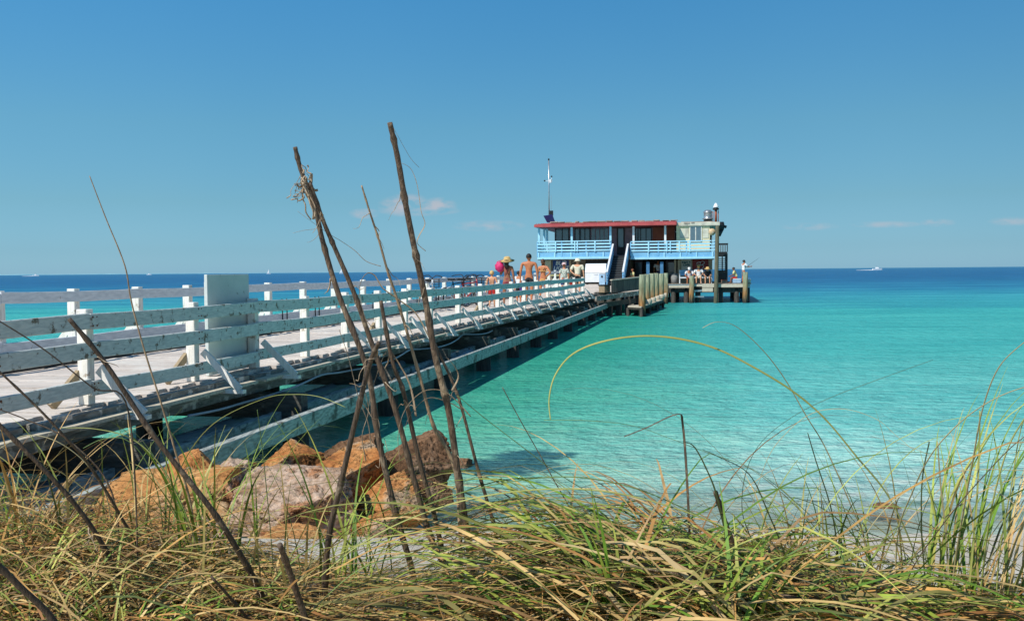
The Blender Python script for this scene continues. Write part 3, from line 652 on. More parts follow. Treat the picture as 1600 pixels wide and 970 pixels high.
# upper floor slab, walls
mb = MB(); mb.pb(SF+.12, SB_, tp(1117, SF), tp(840, SF), HF-.22, HF); mb.build('balcony_floor', 'ply_floor', bld)
mb = MB(); mb.pb(SU, SU+.15, tp(1055, SU), tp(867, SU), HF+.002, HRu); mb.build('wall', 'wall_mauve', bld)
mb = MB(); mb.pb(SU-.02, SU-.003, tp(1054, SU), tp(1020, SU), HF+.003, HRu); mb.build('wall', 'wall_red', bld)
S2 = SF+.62
mb = MB(); mb.pb(S2, S2+.15, tp(1109, S2), tp(1057, S2), HF+.002, HRu); mb.build('wall', 'cream', bld)
mb = MB(); mb.pb(S2+.16, SU+.1, tp(1058.5, S2), tp(1057, S2), HF+.002, HRu); mb.build('wall', 'cream', bld)
mb = MB(); mb.pb(S2+.16, SB_-.3, tp(1109, S2), tp(1108, S2), HF+.002, HRu); mb.build('wall', 'cream', bld)
mb = MB(); mb.pb(SU+.16, SB_-.3, tp(868.5, SU), tp(867, SU), HF+.002, HRu); mb.build('wall', 'wall_mauve', bld)
# windows upper
def win(px0, px1, py0, py1, S, fm='wall_mauve', n=1, pane='glass'):
    ta, tb = tp(px0, S), tp(px1, S); h0, h1 = hp((px0+px1)/2, py1, S), hp((px0+px1)/2, py0, S); mb = MB(); e = .05
    mb.pb(S-.06, S-.004, tb, ta, h0, h0+e); mb.pb(S-.06, S-.004, tb, ta, h1-e, h1)
    for k in range(n+1):
        tm = ta+(tb-ta)*k/n; mb.pb(S-.059, S-.005, tm-.03, tm+.03, h0+e, h1-e)
    o = mb.build('window', fm, bld)
    for k in range(n):
        mb = MB(); a, b_ = ta+(tb-ta)*k/n-.03, ta+(tb-ta)*(k+1)/n+.03; mb.pb(S-.035, S-.02, b_, a, h0+e, h1-e); mb.build('pane', pane, o)
win(869, 889, 356, 378, SU, 'dark', 2); win(899, 922, 356, 378, SU, 'dark', 3); win(924, 951, 356, 378, SU, 'wall_mauve', 4); win(993, 1018, 356, 378, SU, 'dark', 3)
o = wall(964, 976, 353, 398, SU-.06, .05, 'dark', 'door'); wall(966, 974, 357, 386, SU-.09, .02, 'glass', 'pane', o)
win(1078, 1096, 353.5, 378, S2, 'sign_white', 2, 'glass')
wall(1062, 1076, 357, 372, S2-.03, .025, 'cream_trim', 'shutter'); wall(1098, 1107, 357, 372, S2-.03, .025, 'cream_trim', 'shutter')
# balcony posts to roof
for px in (842.5, 850.5, 855, 893.5, 954, 990, 1039.5):
    mb = MB(); sp = SF+.2 if px not in (850.5, 855) else SF+2.0
    t_ = tp(px, sp); mb.pb(sp, sp+.13, t_-.07, t_+.07, HF+.003, HRu); mb.build('roof_post', 'white_metal' if px > 960 else 'blue_light', bld)
# balcony railing + fascia
for (px0, px1, posts, doubles) in ((840, 954.5, (868.5, 930), (898.5, 902.5)), (985.5, 1117, (1013.5, 1061.5, 1078), (1042, 1047.5))):
    ta, tb = tp(px0, SF), tp(px1, SF); pc_ = (px0+px1)/2; H0 = HF
    hh_ = [hp(pc_, y_, SF) for y_ in (376.6, 381.3, 386.3, 391.2, 397)]
    mb = MB()
    mb.pb(SF-.06, SF+.08, tb, ta, hh_[0]-.05, hh_[0]+.02)
    for h_ in hh_[1:4]: mb.pb(SF-.035, SF-.005, tb, ta, h_-.055, h_+.055)
    rl = mb.build('balcony_railing', 'blue_light', bld)
    mb = MB(); n_ = max(3, int(abs(ta-tb)/1.6))
    for k in range(n_+1):
        t_ = ta+(tb-ta)*k/n_; mb.pb(SF-.002, SF+.09, t_-.045, t_+.045, HF, hh_[0]-.05)
    mb.build('baluster', 'blue_paint', rl)
    mb = MB()
    for px in posts:
        t_ = tp(px, SF); mb.pb(SF-.075, SF-.037, t_-.045, t_+.045, hh_[3]-.1, hh_[0]-.02)
    for px in doubles:
        t_ = tp(px, SF); mb.pb(SF-.075, SF-.037, t_-.04, t_+.04, hh_[3]-.08, hh_[0]-.02)
    mb.build('slat_block', 'blue_light', rl)
    # fascia: recessed blue panel, lit lower strip, cleats
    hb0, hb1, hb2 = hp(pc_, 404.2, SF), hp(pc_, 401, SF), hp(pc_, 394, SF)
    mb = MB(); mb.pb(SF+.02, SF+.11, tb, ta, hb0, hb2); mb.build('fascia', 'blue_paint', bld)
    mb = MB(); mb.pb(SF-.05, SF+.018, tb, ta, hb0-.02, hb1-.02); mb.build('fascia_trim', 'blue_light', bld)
    px = px0+2
    while px < px1:
        mb = MB(); t_ = tp(px, SF); mb.pb(SF-.04, SF+.018, t_-.045, t_+.045, hb1-.018, hb2); px += 25.2
        mb.build('fascia_cleat', 'blue_light', bld)
# left side return of the balcony rail
mb = MB(); ta = tp(840, SF)
for h_ in hh_[:4]: mb.pb(SF+.1, SB_-1, ta-.04, ta, h_-.05, h_+.04)
mb.build('balcony_railing', 'blue_light', bld)
# roof: shallow red metal awning with cream part on the right
tE0, tE1, tE2 = tp(835, SR), tp(1057, SR), tp(1125, SR)
def roof_slab(ta, tb, m_, front, hf0, hf1, name, back=SB_+.3, rise=.35, cut=.5):
    mb = MB(); h0, h1 = HR+hf0, HR+hf1
    c = [W(front, ta, h0), W(front, tb, h0), W(back, tb, h0), W(back, ta, h0), W(front+.75, ta-cut, h1), W(front+.75, tb, h1), W(back-.75, tb, h1), W(back-.75, ta-cut, h1)]
    c2 = [W(front, ta, h0), W(front, tb, h0), W(back, tb, h0), W(back, ta, h0), W(front, ta, h0+.17), W(front, tb, h0+.17), W(back, tb, h0+.17), W(back, ta, h0+.17)]
    mb.hexa(c2); mb.hexa([c2[4]+Vector((0, 0, .003)), c2[5]+Vector((0, 0, .003)), c2[6]+Vector((0, 0, .003)), c2[7]+Vector((0, 0, .003)), c[4], c[5], c[6], c[7]])
    return mb.build(name, m_, bld)
hT = hp(950, 347.5, SR+.75)-HR
rf = roof_slab(tE0, tE1, 'red_roof', SR, 0, hT, 'roof')
mb = MB(); mb.pb(SR+1.2, SB_-.6, tE1+.1, tE0-.9, HR+hT+.002, HR+hT+.07)
for k in range(16):
    t_ = tE0-1.2+(tE1-tE0+1.4)*k/15; mb.pb(SR+1.0+R(0, .3), SR+1.7, t_-R(.1, .3), t_+R(.1, .3), HR+hT+.075, HR+hT+.10+R(0, .05))
mb.build('roof_deck', 'roof_tar', rf)
mb = MB(); n_ = 60
for k in range(n_):
    t_ = tE0+(tE1-tE0)*(k+.5)/n_; mb.beam(W(SR-.006, t_, HR+.175), W(SR+.73, t_-.2*(1-k/n_)*0, HR+hT+.008), .02, .02)
mb.build('seam', 'red_roof', rf)
SC = S2-.14; hC = hp(1090, 347.3, SC)-HR; hC0 = hp(1090, 352.5, SC)-HR; tE2 = tp(1125, SC); tE1 = tp(1057, SC)
mb = MB(); mb.pb(SC, SB_+.2, tE2, tE1-.02, HR+hC0-.02, HR+hC); bevel(mb.build('roof', 'cream_trim', bld), .03)
mb = MB(); mb.pb(SC+.5, SB_-.6, tE2+.4, tE1-.3, HR+hC+.002, HR+hC+.08); mb.build('roof_deck', 'roof_tar', bld)
mb = MB(); mb.pb(SC-.03, SC-.002, tp(1078, SC), tp(1069, SC), HR+hC-.10, HR+hC+.03); mb.pb(SC-.03, SC-.002, tp(1085, SC), tp(1080, SC), HR+hC-.06, HR+hC+.03); mb.build('roof_patch', 'roof_tar', bld)
# gable end box with vents on the right
t_ = tp(1127, SF+1); p = W(SF+1.2, t_, hp(1127, 352, SF+1))
mb = MB(); mb.tube([p+Vector((-.3, 0, -.05)), p+Vector((.15, 0, -.05))], .30, 12); mb.tube([p+Vector((.0, 0, 0)), p+Vector((.35, 0, -.12))], .10, 10); mb.tube([p+Vector((0, 0, -.3)), p+Vector((-.2, 0, -.7))], .16, 10); mb.build('wall_vent', 'black_paint', bld, True)
# stairs from landing to the balcony
stc = thing_st = None
pT, pB = (969.5, 391), (961, 444)
Sb_, St_ = 62.6, SF
tTop, hTop = tp(pT[0], St_), HF; tBot = tp(pB[0], Sb_); hBot = HD+.0
stw = .52; tm_ = (tTop+tBot)/2
n_ = 11
flight = MB(); tread = MB()
mb = MB()
for k in range(n_):
    f_ = (k+1)/(n_+1); s_ = Sb_+(St_-Sb_)*f_; h_ = hBot+(hTop-hBot)*f_; t_ = tBot+(tTop-tBot)*f_
    mb.pb(s_-.15, s_+.15, t_-stw+.04, t_+stw-.04, h_-.05, h_)
sta = mb.build('stair_treads', 'gun_grey', bld)
mb = MB()
for k in range(n_):
    f_ = (k+1)/(n_+1); s_ = Sb_+(St_-Sb_)*f_; h_ = hBot+(hTop-hBot)*f_; t_ = tBot+(tTop-tBot)*f_
    mb.pb(s_-.18, s_-.152, t_-stw+.04, t_+stw-.04, h_-.025, h_+.004)
mb.build('nosing', 'gun_grey', sta)
mb = MB()
for k in range(n_+1):
    f_ = (k+.5)/(n_+1); s_ = Sb_+(St_-Sb_)*f_; h_ = hBot+(hTop-hBot)*f_; t_ = tBot+(tTop-tBot)*f_
    mb.pb(s_+.02, s_+.04, t_-stw+.04, t_+stw-.04, h_-.13, h_+.10)
mb.build('riser', 'dark', sta)
for sg in (-1, 1):
    a, b_ = W(Sb_-.1, tBot+sg*stw, hBot-.1), W(St_+.05, tTop+sg*stw, hTop-.12)
    mb = MB(); mb.beam(a, b_, .06, .28); mb.build('stringer', 'blue_paint', bld)
    mb = MB(); u = Vector((0, 0, .95)); mb.beam(a+u, b_+u, .12, .07); mb.build('handrail', 'white_metal', bld)
    mb = MB()
    for q_ in (.2, .38, .56, .74): mb.beam(a+Vector((0, 0, q_)), b_+Vector((0, 0, q_)), .03, .10)
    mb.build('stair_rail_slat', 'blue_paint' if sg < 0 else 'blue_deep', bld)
    mb = MB()
    for f_ in (0.02, .33, .66, .99):
        c = a.lerp(b_, f_); mb.beam(c, c+Vector((0, 0, .93)), .09, .09, up=(CT, -ST, 0))
    mb.build('newel_post', 'blue_paint', bld)
# signs on the lower wall
sg_ = thing('blue_banner', W(SL-.06, tp(876, SL), HD+1), 'dark blue banner with slanted white lettering left of the stairs', 'sign')
ta, tb = tp(864, SL-.08), tp(889, SL-.08); h0, h1 = hp(876, 425, SL-.08), hp(876, 405.5, SL-.08)
mb = MB(); mb.pb(SL-.09, SL-.075, tb, ta, h0, h1); mb.build('panel', 'sign_blue', sg_)
text_part('BUD\nLIGHT', .40, 'ink_white', sg_, face_mtx(W(SL-.1, (ta+tb)/2, (h0+h1)/2)), shear=.25, bold=.008)
sg_ = thing('white_notice_sign', W(SL-.06, tp(1071, SL), HD+1), 'white wall sign with dark teal lettering above the bench', 'sign')
ta, tb = tp(1064.5, SL-.05), tp(1080.5, SL-.05); h0, h1 = hp(1073, 424, SL-.05), hp(1073, 404.8, SL-.05)
mb = MB(); mb.pb(SL-.07, SL-.04, tb, ta, h0, h1); mb.build('panel', 'sign_white', sg_)
text_part("BAIT &\nCAFE", .20, 'ink_teal', sg_, face_mtx(W(SL-.08, (ta+tb)/2, (h0+h1)/2+.1)), bold=.012)
sg_ = thing('red_sign', W(SL-.06, tp(1095, SL), HD+1), 'dark red sign with a white script letter on the wall above the bench', 'sign')
ta, tb = tp(1082, SL-.05), tp(1107, SL-.05); h0, h1 = hp(1094, 424, SL-.05), hp(1094, 404.8, SL-.05)
mb = MB(); mb.pb(SL-.07, SL-.04, tb, ta, h0, h1); mb.build('panel', 'sign_red', sg_)
mb = MB(); tc_, hc_ = (ta+tb)/2, (h0+h1)/2
def sgl(pts, r_=.022): mb.tube(catmull([W(SL-.085, tc_-x*.42, hc_+y*.38) for x, y in pts], 6), r_, 6)
sgl([(-.7, .3), (-.35, .55), (.0, .5), (-.1, .0), (-.45, -.65), (-.7, -.75)]); sgl([(-.15, .55), (.4, .75), (.65, .45), (.3, .1), (-.05, .02)]); sgl([(-.05, .02), (.4, .0), (.5, -.4), (.1, -.75), (-.4, -.7), (-.6, -.45)]); sgl([(-.75, .05), (-.4, .12), (-.1, .15)], .015)
mb.build('script_letter', 'ink_white', sg_, True)

# ---- things on the head
# mast
t_, h_ = on_s(858, 346, SR+2); mp_ = W(SR+2, t_, h_-.05)
ma = thing('weather_mast', mp_, 'tall slim metal weather mast with solar panel on the left roof end', 'mast')
def up(py): return hp(858, py, SR+2)
mb = MB(); mb.tube([mp_+Vector((0, 0, -.05)), Vector((mp_.x, mp_.y, up(300))), Vector((mp_.x, mp_.y, up(251)))], [.05, .045, .04], 8); mb.build('pole', 'steel', ma, True)
mb = MB(); mb.tube([mp_+Vector((.16, 0, 0)), Vector((mp_.x+.16, mp_.y, up(305)))], .012, 6); mb.build('stay', 'steel', ma)
mb = MB(); c = Vector((mp_.x, mp_.y, up(251))); mb.lathe(c, [(.03, 0), (.06, .05), (.06, .12), (.0, .16)], 8); mb.build('lightning_tip', 'black_paint', ma)
mb = MB(); c = Vector((mp_.x, mp_.y, up(283))); mb.beam(c+Vector((-.3, 0, 0)), c+Vector((.25, 0, .0)), .035, .035); mb.tube([c+Vector((.12, 0, -.12)), c+Vector((.12, 0, .12))], .09, 8); mb.tube([c+Vector((.2, 0, .12)), c+Vector((.2, 0, .3))], .02, 6); mb.build('sensor_arm', 'white_metal', ma)
for dx, dz in ((-.3, .02), (.2, .32)):
    mb = MB(); mb.lathe(c+Vector((dx, 0, dz)), [(.0, -.06), (.06, -.03), (.06, .03), (0, .07)], 8); mb.build('wind_cup', 'black_paint', ma)
mb = MB(); c = mp_+Vector((.05, 0, .28)); mb.box(c+Vector((.1, -.1, .35)), (.28, .2, .36)); mb.build('battery_box', 'black_paint', ma)
mb = MB(); a = mp_+Vector((-.15, -.35, .05)); b_ = mp_+Vector((.0, .1, .55)); sp_ = MB()
sp_.hexa([mp_+Vector(v) for v in ((-.42, -.45, .42), (.22, -.45, .50), (.42, -.30, .0), (-.16, -.30, -.05), (-.42, -.42, .44), (.22, -.42, .52), (.42, -.27, .02), (-.16, -.27, -.03))]); sp_.build('solar_panel', 'solar', ma)
# roof fan and chimney
t_, h_ = on_s(1106, 346.5, SR+2.0); c = W(SR+2.0, t_, h_)
fan = thing('exhaust_fan', c, 'squat ribbed steel exhaust fan on a dark base on the right roof', 'exhaust fan')
mb = MB(); mb.box(c+Vector((0, 0, .05)), (.5, .5, .26)); mb.build('base', 'black_paint', fan)
mb = MB(); mb.lathe(c, [(.0, .17), (.38, .18), (.40, .23), (.30, .24), (.28, .32), (.27, .62), (.31, .64), (.31, .70), (.27, .72), (.22, .80), (0, .83)], 18); mb.build('drum', 'steel', fan, True)
for z_ in (.4, .5, .6):
    mb = MB(); mb.torus(c+Vector((0, 0, z_)), (0, 0, 1), .28, .018, 18, 5); mb.build('drum_ring', 'steel', fan)
t_, h_ = on_s(1118.5, 347, SR+2.0); c = W(SR+2.0, t_, h_)
ch = thing('flue_chimney', c, 'thin vent flue with a white conical cap beside the exhaust fan', 'chimney')
mb = MB(); mb.lathe(c, [(.09, -.05), (.09, .85)], 10); mb.tube([c+Vector((-.2, 0, -.05)), c+Vector((-.2, 0, .75))], .03, 6); mb.tube([c+Vector((.17, 0, -.05)), c+Vector((.17, 0, .80))], .03, 6); mb.build('pipe', 'wall_red', ch, True)
mb = MB(); mb.lathe(c, [(.18, .84), (.22, .87), (.22, .95), (.14, .97), (.14, 1.02)], 12); mb.build('collar', 'black_paint', ch, True)
mb = MB(); mb.lathe(c, [(.0, 1.0), (.20, 1.01), (.19, 1.06), (.07, 1.30), (.0, 1.33)], 14); mb.build('cap', 'white_metal', ch, True)
# satellite dish
t_, h_ = on_s(1112.5, 362.5, SF-.15); c = W(SF-.15, t_, h_)
ds_ = thing('satellite_dish', c, 'round tan satellite dish on a short pole at the balcony corner', 'satellite dish')
mb = MB(); mb.tube([c+Vector((0, -.02, 0)), c+Vector((0, .02, 0)), c+Vector((0, .10, 0)), c+Vector((0, .12, 0))], [.235, .24, .14, .02], 20, side=(1, 0, 0)); mb.build('dish', 'tan_dish', ds_, True)
mb = MB(); mb.tube([c+Vector((0, .1, 0)), c+Vector((0, .12, -.75))], .03, 8); mb.build('pole', 'gun_grey', ds_)
mb = MB(); mb.tube([c+Vector((0, -.02, -.2)), c+Vector((0, -.25, -.05))], .012, 6); mb.box(c+Vector((0, -.27, -.03)), (.06, .06, .06)); mb.build('receiver', 'cream_trim', ds_)
# ice chest
ci = W(64.7, tp(930.5, 64.7), HD); ic = thing('ice_chest', ci, 'big white ice storage chest with sloping lid left of the stairs', 'ice chest')
hw = .70
def IC(x, y, z): return ci+Vector((CT, -ST, 0))*x+Vector((ST, CT, 0))*y+Vector((0, 0, z))
mb = MB(); mb.hexa([IC(-hw, -.1, .16), IC(hw, -.1, .16), IC(hw, .8, .16), IC(-hw, .8, .16), IC(-hw, -.1, .78), IC(hw, -.1, .78), IC(hw, .8, .78), IC(-hw, .8, .78)]); bevel(mb.build('cabinet', 'white_metal', ic), .02)
mb = MB(); mb.hexa([IC(-hw, -.12, .80), IC(hw, -.12, .80), IC(hw, .8, .80), IC(-hw, .8, .80), IC(-hw, .28, 1.40), IC(hw, .28, 1.40), IC(hw, .8, 1.42), IC(-hw, .8, 1.42)]); bevel(mb.build('sloping_lid', 'white_plastic', ic), .02)
for x in (-.6, .6):
    for y in (0, .7):
        mb = MB(); mb.tube([IC(x, y, 0), IC(x, y, .165)], .04, 8); mb.build('foot', 'black_paint', ic)
mb = MB(); mb.tube([IC(-.12, -.13, .74), IC(-.12, -.17, .74), IC(.12, -.17, .74), IC(.12, -.13, .74)], .012, 6); mb.build('handle', 'steel', ic)
# litter bin
ci = W(62.9, tp(941, 62.9), HD); bn = thing('litter_bin', ci, 'pale blue box bin with a round dark opening at the foot of the stairs', 'bin')
mb = MB(); mb.pb(62.75, 63.1, to_st(ci)[1]-.19, to_st(ci)[1]+.19, HD+.005, HD+.72); bevel(mb.build('body', 'cloth_sky', bn), .015)
mb = MB(); c = W(62.73, to_st(ci)[1], HD+.55); mb.tube([c, c+Vector((ST, CT, 0))*.015], .07, 12); mb.build('opening', 'dark', bn)
mb = MB(); mb.pb(62.72, 63.13, to_st(ci)[1]-.22, to_st(ci)[1]+.22, HD+.722, HD+.77); bevel(mb.build('lid', 'white_metal', bn), .01)
# yellow table
ci = W(64.2, tp(872, 64.2), HD); tb_ = thing('side_table', ci, 'long pale yellow table in front of the blue banner', 'table')
c_t = to_st(ci)[1]
mb = MB(); mb.pb(63.9, 64.6, c_t-.75, c_t+.75, HD+.62, HD+.67); mb.build('table_top', 'cloth_yellow', tb_)
for a in (-.68, .68):
    for b_ in (63.95, 64.52):
        mb = MB(); mb.pb(b_, b_+.05, c_t+a-.025, c_t+a+.025, HD, HD+.619); mb.build('leg', 'cream', tb_)
# grey barrel bin
ci = W(SF+1.0, tp(1053.5, SF+1.0), HD); gb = thing('rubbish_barrel', ci, 'round dark grey rubbish barrel at the left end of the bench', 'bin')
mb = MB(); mb.lathe(ci, [(.17, .0), (.22, .03), (.25, .62)], 16); mb.build('body', 'cloth_grey', gb, True)
mb = MB(); mb.lathe(ci, [(.25, .62), (.28, .63), (.28, .68), (.2, .70), (0, .71)], 16); mb.build('rim', 'gun_grey', gb, True)
# bench
SBn = SF+.75; ta, tb = tp(1062, SBn), tp(1112, SBn); cb = (ta+tb)/2; bench = thing('blue_bench', W(SBn, cb, HD), 'long blue slatted bench with white arms against the beige wall', 'bench')
for k in range(3):
    mb = MB(); mb.pb(SBn-.2+.15*k, SBn-.07+.15*k, tb, ta, HD+.42, HD+.45); mb.build('seat_slat', 'blue_paint', bench)
for k in range(3):
    mb = MB(); mb.pb(SBn+.26, SBn+.29, tb, ta, HD+.55+.13*k, HD+.66+.13*k); mb.build('back_slat', 'blue_paint', bench)
mb = MB(); mb.pb(SBn-.235, SBn-.205, tb, ta, HD+.36, HD+.44); mb.build('front_apron', 'white_metal', bench)
for t_ in (ta, (ta*2+tb)/3, (ta+tb*2)/3, tb):
    for s_ in (SBn-.2, SBn+.24):
        mb = MB(); mb.pb(s_, s_+.06, t_-.03, t_+.03, HD, HD+(.60 if s_ < SBn else .95)); mb.build('leg', 'white_metal', bench)
    if t_ in (ta, tb):
        mb = MB(); mb.pb(SBn-.24, SBn+.24, t_-.035, t_+.035, HD+.61, HD+.65); mb.build('arm', 'white_metal', bench)
# outside stair on the right
S0 = SF+1.2
os_ = thing('outside_stair', W(S0, tp(1128, S0), HD), 'black open tread outside stair with railed landing at the right end', 'staircase')
ta, tb = tp(1120.5, S0), tp(1136.5, S0); hl = hp(1128, 393.5, S0); ht = hp(1128, 380.5, S0)
mb = MB(); mb.pb(S0, S0+2.5, tb, ta, hl-.1, hl); mb.build('landing', 'black_paint', os_)
mb = MB(); mb.pb(S0, S0+.07, tb-.04, ta, ht-.05, ht+.02); mb.pb(S0+2.4, S0+2.47, tb, ta, ht-.05, ht+.02); mb.pb(S0, S0+2.5, tb-.05, tb, ht-.05, ht+.02); mb.build('top_rail', 'black_paint', os_)
for k in range(7):
    t_ = ta+(tb-ta)*k/6; mb = MB(); mb.pb(S0+.01, S0+.06, t_-.03, t_+.03, hl+.001, ht-.05); mb.build('baluster', 'gun_grey' if 0 < k < 6 else 'black_paint', os_)
hA, hBb = hp(1128, 401, S0), hp(1128, 423, S0)
mb = MB(); mb.pb(S0-.02, S0+.05, tb-.02, tb+.16, HD, hl-.1); mb.pb(S0-.02, S0+.05, ta-.05, ta+.04, HD, hl-.1); mb.pb(S0-.021, S0+.051, (ta+tb)/2-.04, (ta+tb)/2+.04, hBb, hA)
mb.pb(S0, S0+.1, tb+.16, ta-.05, hA, hl-.1); mb.build('stringer', 'black_paint', os_)
for k in range(7):
    h_ = hBb+(hA-hBb)*k/7; mb = MB(); mb.pb(S0+.002, S0+.3, tb+.162, ta-.052, h_-.02, h_+.035); mb.build('tread', 'black_paint', os_)
mb = MB(); mb.pb(S0+.0, S0+.06, tb+.162, ta-.052, HD, hBb-.02); mb.build('lower_panel', 'black_paint', os_)
mb = MB(); mb.pb(S0+2.4, S0+2.5, tb, tb+.1, HD, hl-.1); mb.build('rear_post', 'black_paint', os_)
# bucket, tackle
p = W(SF+.3, tp(1169.5, SF+.3), HD); bk = thing('bait_bucket', p, 'pale round bait bucket on the outer platform corner', 'bucket')
mb = MB(); mb.lathe(p, [(.13, .0), (.15, .02), (.18, .24), (.18, .26), (0, .262)], 14); mb.build('bucket_body', 'cream_trim', bk, True)
mb = MB(); mb.tube([p+Vector((-.17, 0, .24)), p+Vector((-.12, 0, .33)), p+Vector((0, 0, .36)), p+Vector((.12, 0, .33)), p+Vector((.17, 0, .24))], .008, 5); mb.build('handle', 'steel', bk)
p = W(SF+.5, tp(1131.5, SF+.5), HD); tk = thing('tackle_box', p, 'small brown tackle box by the foot of the black stair', 'tackle box')
mb = MB(); mb.box(p+Vector((0, 0, .10)), (.4, .22, .19), -TH); bevel(mb.build('case', 'wall_low', tk), .01)
mb = MB(); mb.box(p+Vector((0, 0, .22)), (.41, .23, .05), -TH); bevel(mb.build('lid', 'wall_red', tk), .01)
mb = MB(); mb.tube([p+Vector((-.08, 0, .24)), p+Vector((-.06, 0, .29)), p+Vector((.06, 0, .29)), p+Vector((.08, 0, .24))], .01, 5); mb.build('handle', 'black_paint', tk)
#==PART3==
# ------------------------------------------------------------------ BOATS
def boat(px, py, y, L, label, name='motor_boat', wake=0):
    p = at_depth(px, py, y); p.z = 0
    b_ = thing(name, p, label, 'boat', 'boats far out near the horizon')
    def Q(x, yy_, z): return p+Vector((x*L, yy_*L, z*L))
    mb = MB(); prof = [(-.5, .13, .0), (-.3, .15, .0), (.1, .15, .0), (.35, .09, .03), (.5, .005, .06)]
    vs_ = []
    for x, w_, l_ in prof: vs_ += [Q(x, -w_, .16+l_), Q(x, -w_*.6, -.03), Q(x, w_*.6, -.03), Q(x, w_, .16+l_)]
    fs_ = [(0, 1, 2, 3), (19, 18, 17, 16)]
    for i in range(4):
        for k in range(4): fs_.append((i*4+k, i*4+4+k, i*4+4+(k+1) % 4, i*4+(k+1) % 4))
    mb.add(vs_, fs_); mb.build('hull', 'white_plastic', b_)
    if name == 'motor_boat':
        mb = MB(); mb.hexa([Q(-.2, -.09, .16), Q(.15, -.09, .17), Q(.15, .09, .17), Q(-.2, .09, .16), Q(-.16, -.08, .32), Q(.05, -.08, .32), Q(.05, .08, .32), Q(-.16, .08, .32)]); mb.build('cabin', 'white_metal', b_)
        mb = MB(); mb.tube([Q(-.08, 0, .32), Q(-.08, 0, .5)], .01*L, 6); mb.build('antenna', 'steel', b_)
    else:
        mb = MB(); mb.tube([Q(.05, 0, .1), Q(.05, 0, 1.25)], .012*L, 6); mb.build('mast', 'steel', b_)
        mb = MB(); mb.add([Q(.04, 0, .22), Q(-.42, .02, .22), Q(.04, .0, 1.2), Q(.04, .01, .22), Q(-.42, .03, .22), Q(.04, .01, 1.2)], [(0, 1, 2), (5, 4, 3)]); mb.build('sail', 'ink_white', b_)
    if wake:
        mb = MB(); mb.hexa([Q(-2.2, -.08, .004), Q(-.5, -.12, .004), Q(-.5, .12, .004), Q(-2.2, .08, .004), Q(-2.2, -.03, .02), Q(-.5, -.03, .05), Q(-.5, .03, .05), Q(-2.2, .03, .02)])
        mb.build('wake_foam', 'ink_white', b_)
boat(1371, 417, 900, 9, 'small white motor boat with a foam wake, alone far out on the right horizon', wake=1)
boat(56, 428, 1500, 10, 'small white motor boat farthest left on the horizon', wake=1)
boat(233, 427, 1800, 9, 'tiny white motor boat on the horizon left of the white board')
boat(534, 424, 1500, 8, 'distant white sailboat on the horizon between the tall dead stalks', 'sail_boat')
boat(420, 425, 1900, 8, 'tiny white sailboat on the horizon just right of the white board', 'sail_boat')

# ------------------------------------------------------------------ ROCKS
def rock(px0, px1, py0, py1, y, m_, seed, label, yaw=0, depth=1.0, name='boulder', cuts=7, zoff=0, rough=1.0, flat=None, faces=()):
    c = at_depth((px0+px1)/2, (py0+py1)/2, y); sx_ = (px1-px0)/F*y/2*1.27; sz_ = (py1-py0)/F*y/2*1.14
    rs = random.Random(seed); bm = bmesh.new(); bmesh.ops.create_icosphere(bm, subdivisions=6, radius=1)
    planes = []
    for k in range(cuts+3):
        d = Vector((rs.uniform(-1, 1), rs.uniform(-1, 1), rs.uniform(-.6, 1))).normalized(); planes.append((d, rs.uniform(.50, .84)))
    if flat: planes.append((Vector(flat).normalized(), .5))
    if faces: planes = planes[:2]+[(Vector(q).normalized(), o_) for q, o_ in faces]
    so_ = Vector((seed*3.1, seed*1.7, seed*.9)); ry = Matrix.Rotation(yaw, 3, 'Z')
    E_ = Matrix.Rotation(rs.uniform(-.5, .5), 3, 'Z') @ Matrix.Rotation(rs.uniform(-.35, .35), 3, 'X') @ Matrix.Rotation(rs.uniform(-.3, .3), 3, 'Y')
    for v in bm.verts:
        p = v.co.copy(); m_x = max(abs(p.x), abs(p.y), abs(p.z)); p = p.lerp(p/m_x*.86, .86)
        p += Vector((noise.noise(p*1.3+so_), noise.noise(p*1.3+so_*2), noise.noise(p*1.3-so_)))*.16
        p = E_@p
        for d, o_ in planes:
            k_ = p.dot(d)-o_
            if k_ > 0: p -= d*k_*.98
        n_ = v.co.normalized()
        f_ = .03*noise.noise(p*2.4+so_)+rough*(.026*noise.noise(p*5+so_)+.018*noise.noise(p*11+so_)+.016*noise.noise(p*24+so_)+.012*noise.noise(p*48+so_))
        crk = abs(noise.noise(p*2.1+so_*3))
        if crk < .045: f_ -= (.045-crk)*2.0
        pit = noise.noise(p*13+so_*2)
        if pit > .25: f_ -= (pit-.25)*.13*rough
        v.co = p+n_*f_
    mx = max(abs(v.co.x) for v in bm.verts); mz0 = min(v.co.z for v in bm.verts); mz1 = max(v.co.z for v in bm.verts)
    for v in bm.verts:
        q = Vector((v.co.x/mx, v.co.y/mx, (v.co.z-(mz0+mz1)/2)*2/(mz1-mz0)))
        v.co = Vector((q.x*sx_, q.y*sx_*depth, q.z*sz_*1.12))
    me = bpy.data.meshes.new(name); bm.to_mesh(me); bm.free(); me.materials.append(MATS[m_]); me.polygons.foreach_set('use_smooth', [True]*len(me.polygons))
    o = bpy.data.objects.new(name, me); COL.objects.link(o); o.location = (c.x, c.y, c.z-sz_*.10+zoff); tag(o, label, 'rock', 'boulders between the pier and the beach grass'); return o
rock(360, 545, 748, 862, 7.2, 'rock_grey', 4, 'big pale grey pitted boulder in the middle of the rock pile', depth=.8, rough=1.5, faces=(((-.12, -.42, 1), .42), ((.72, -.75, -.05), .52), ((-.8, -.5, .25), .62), ((.9, .1, .2), .8)))
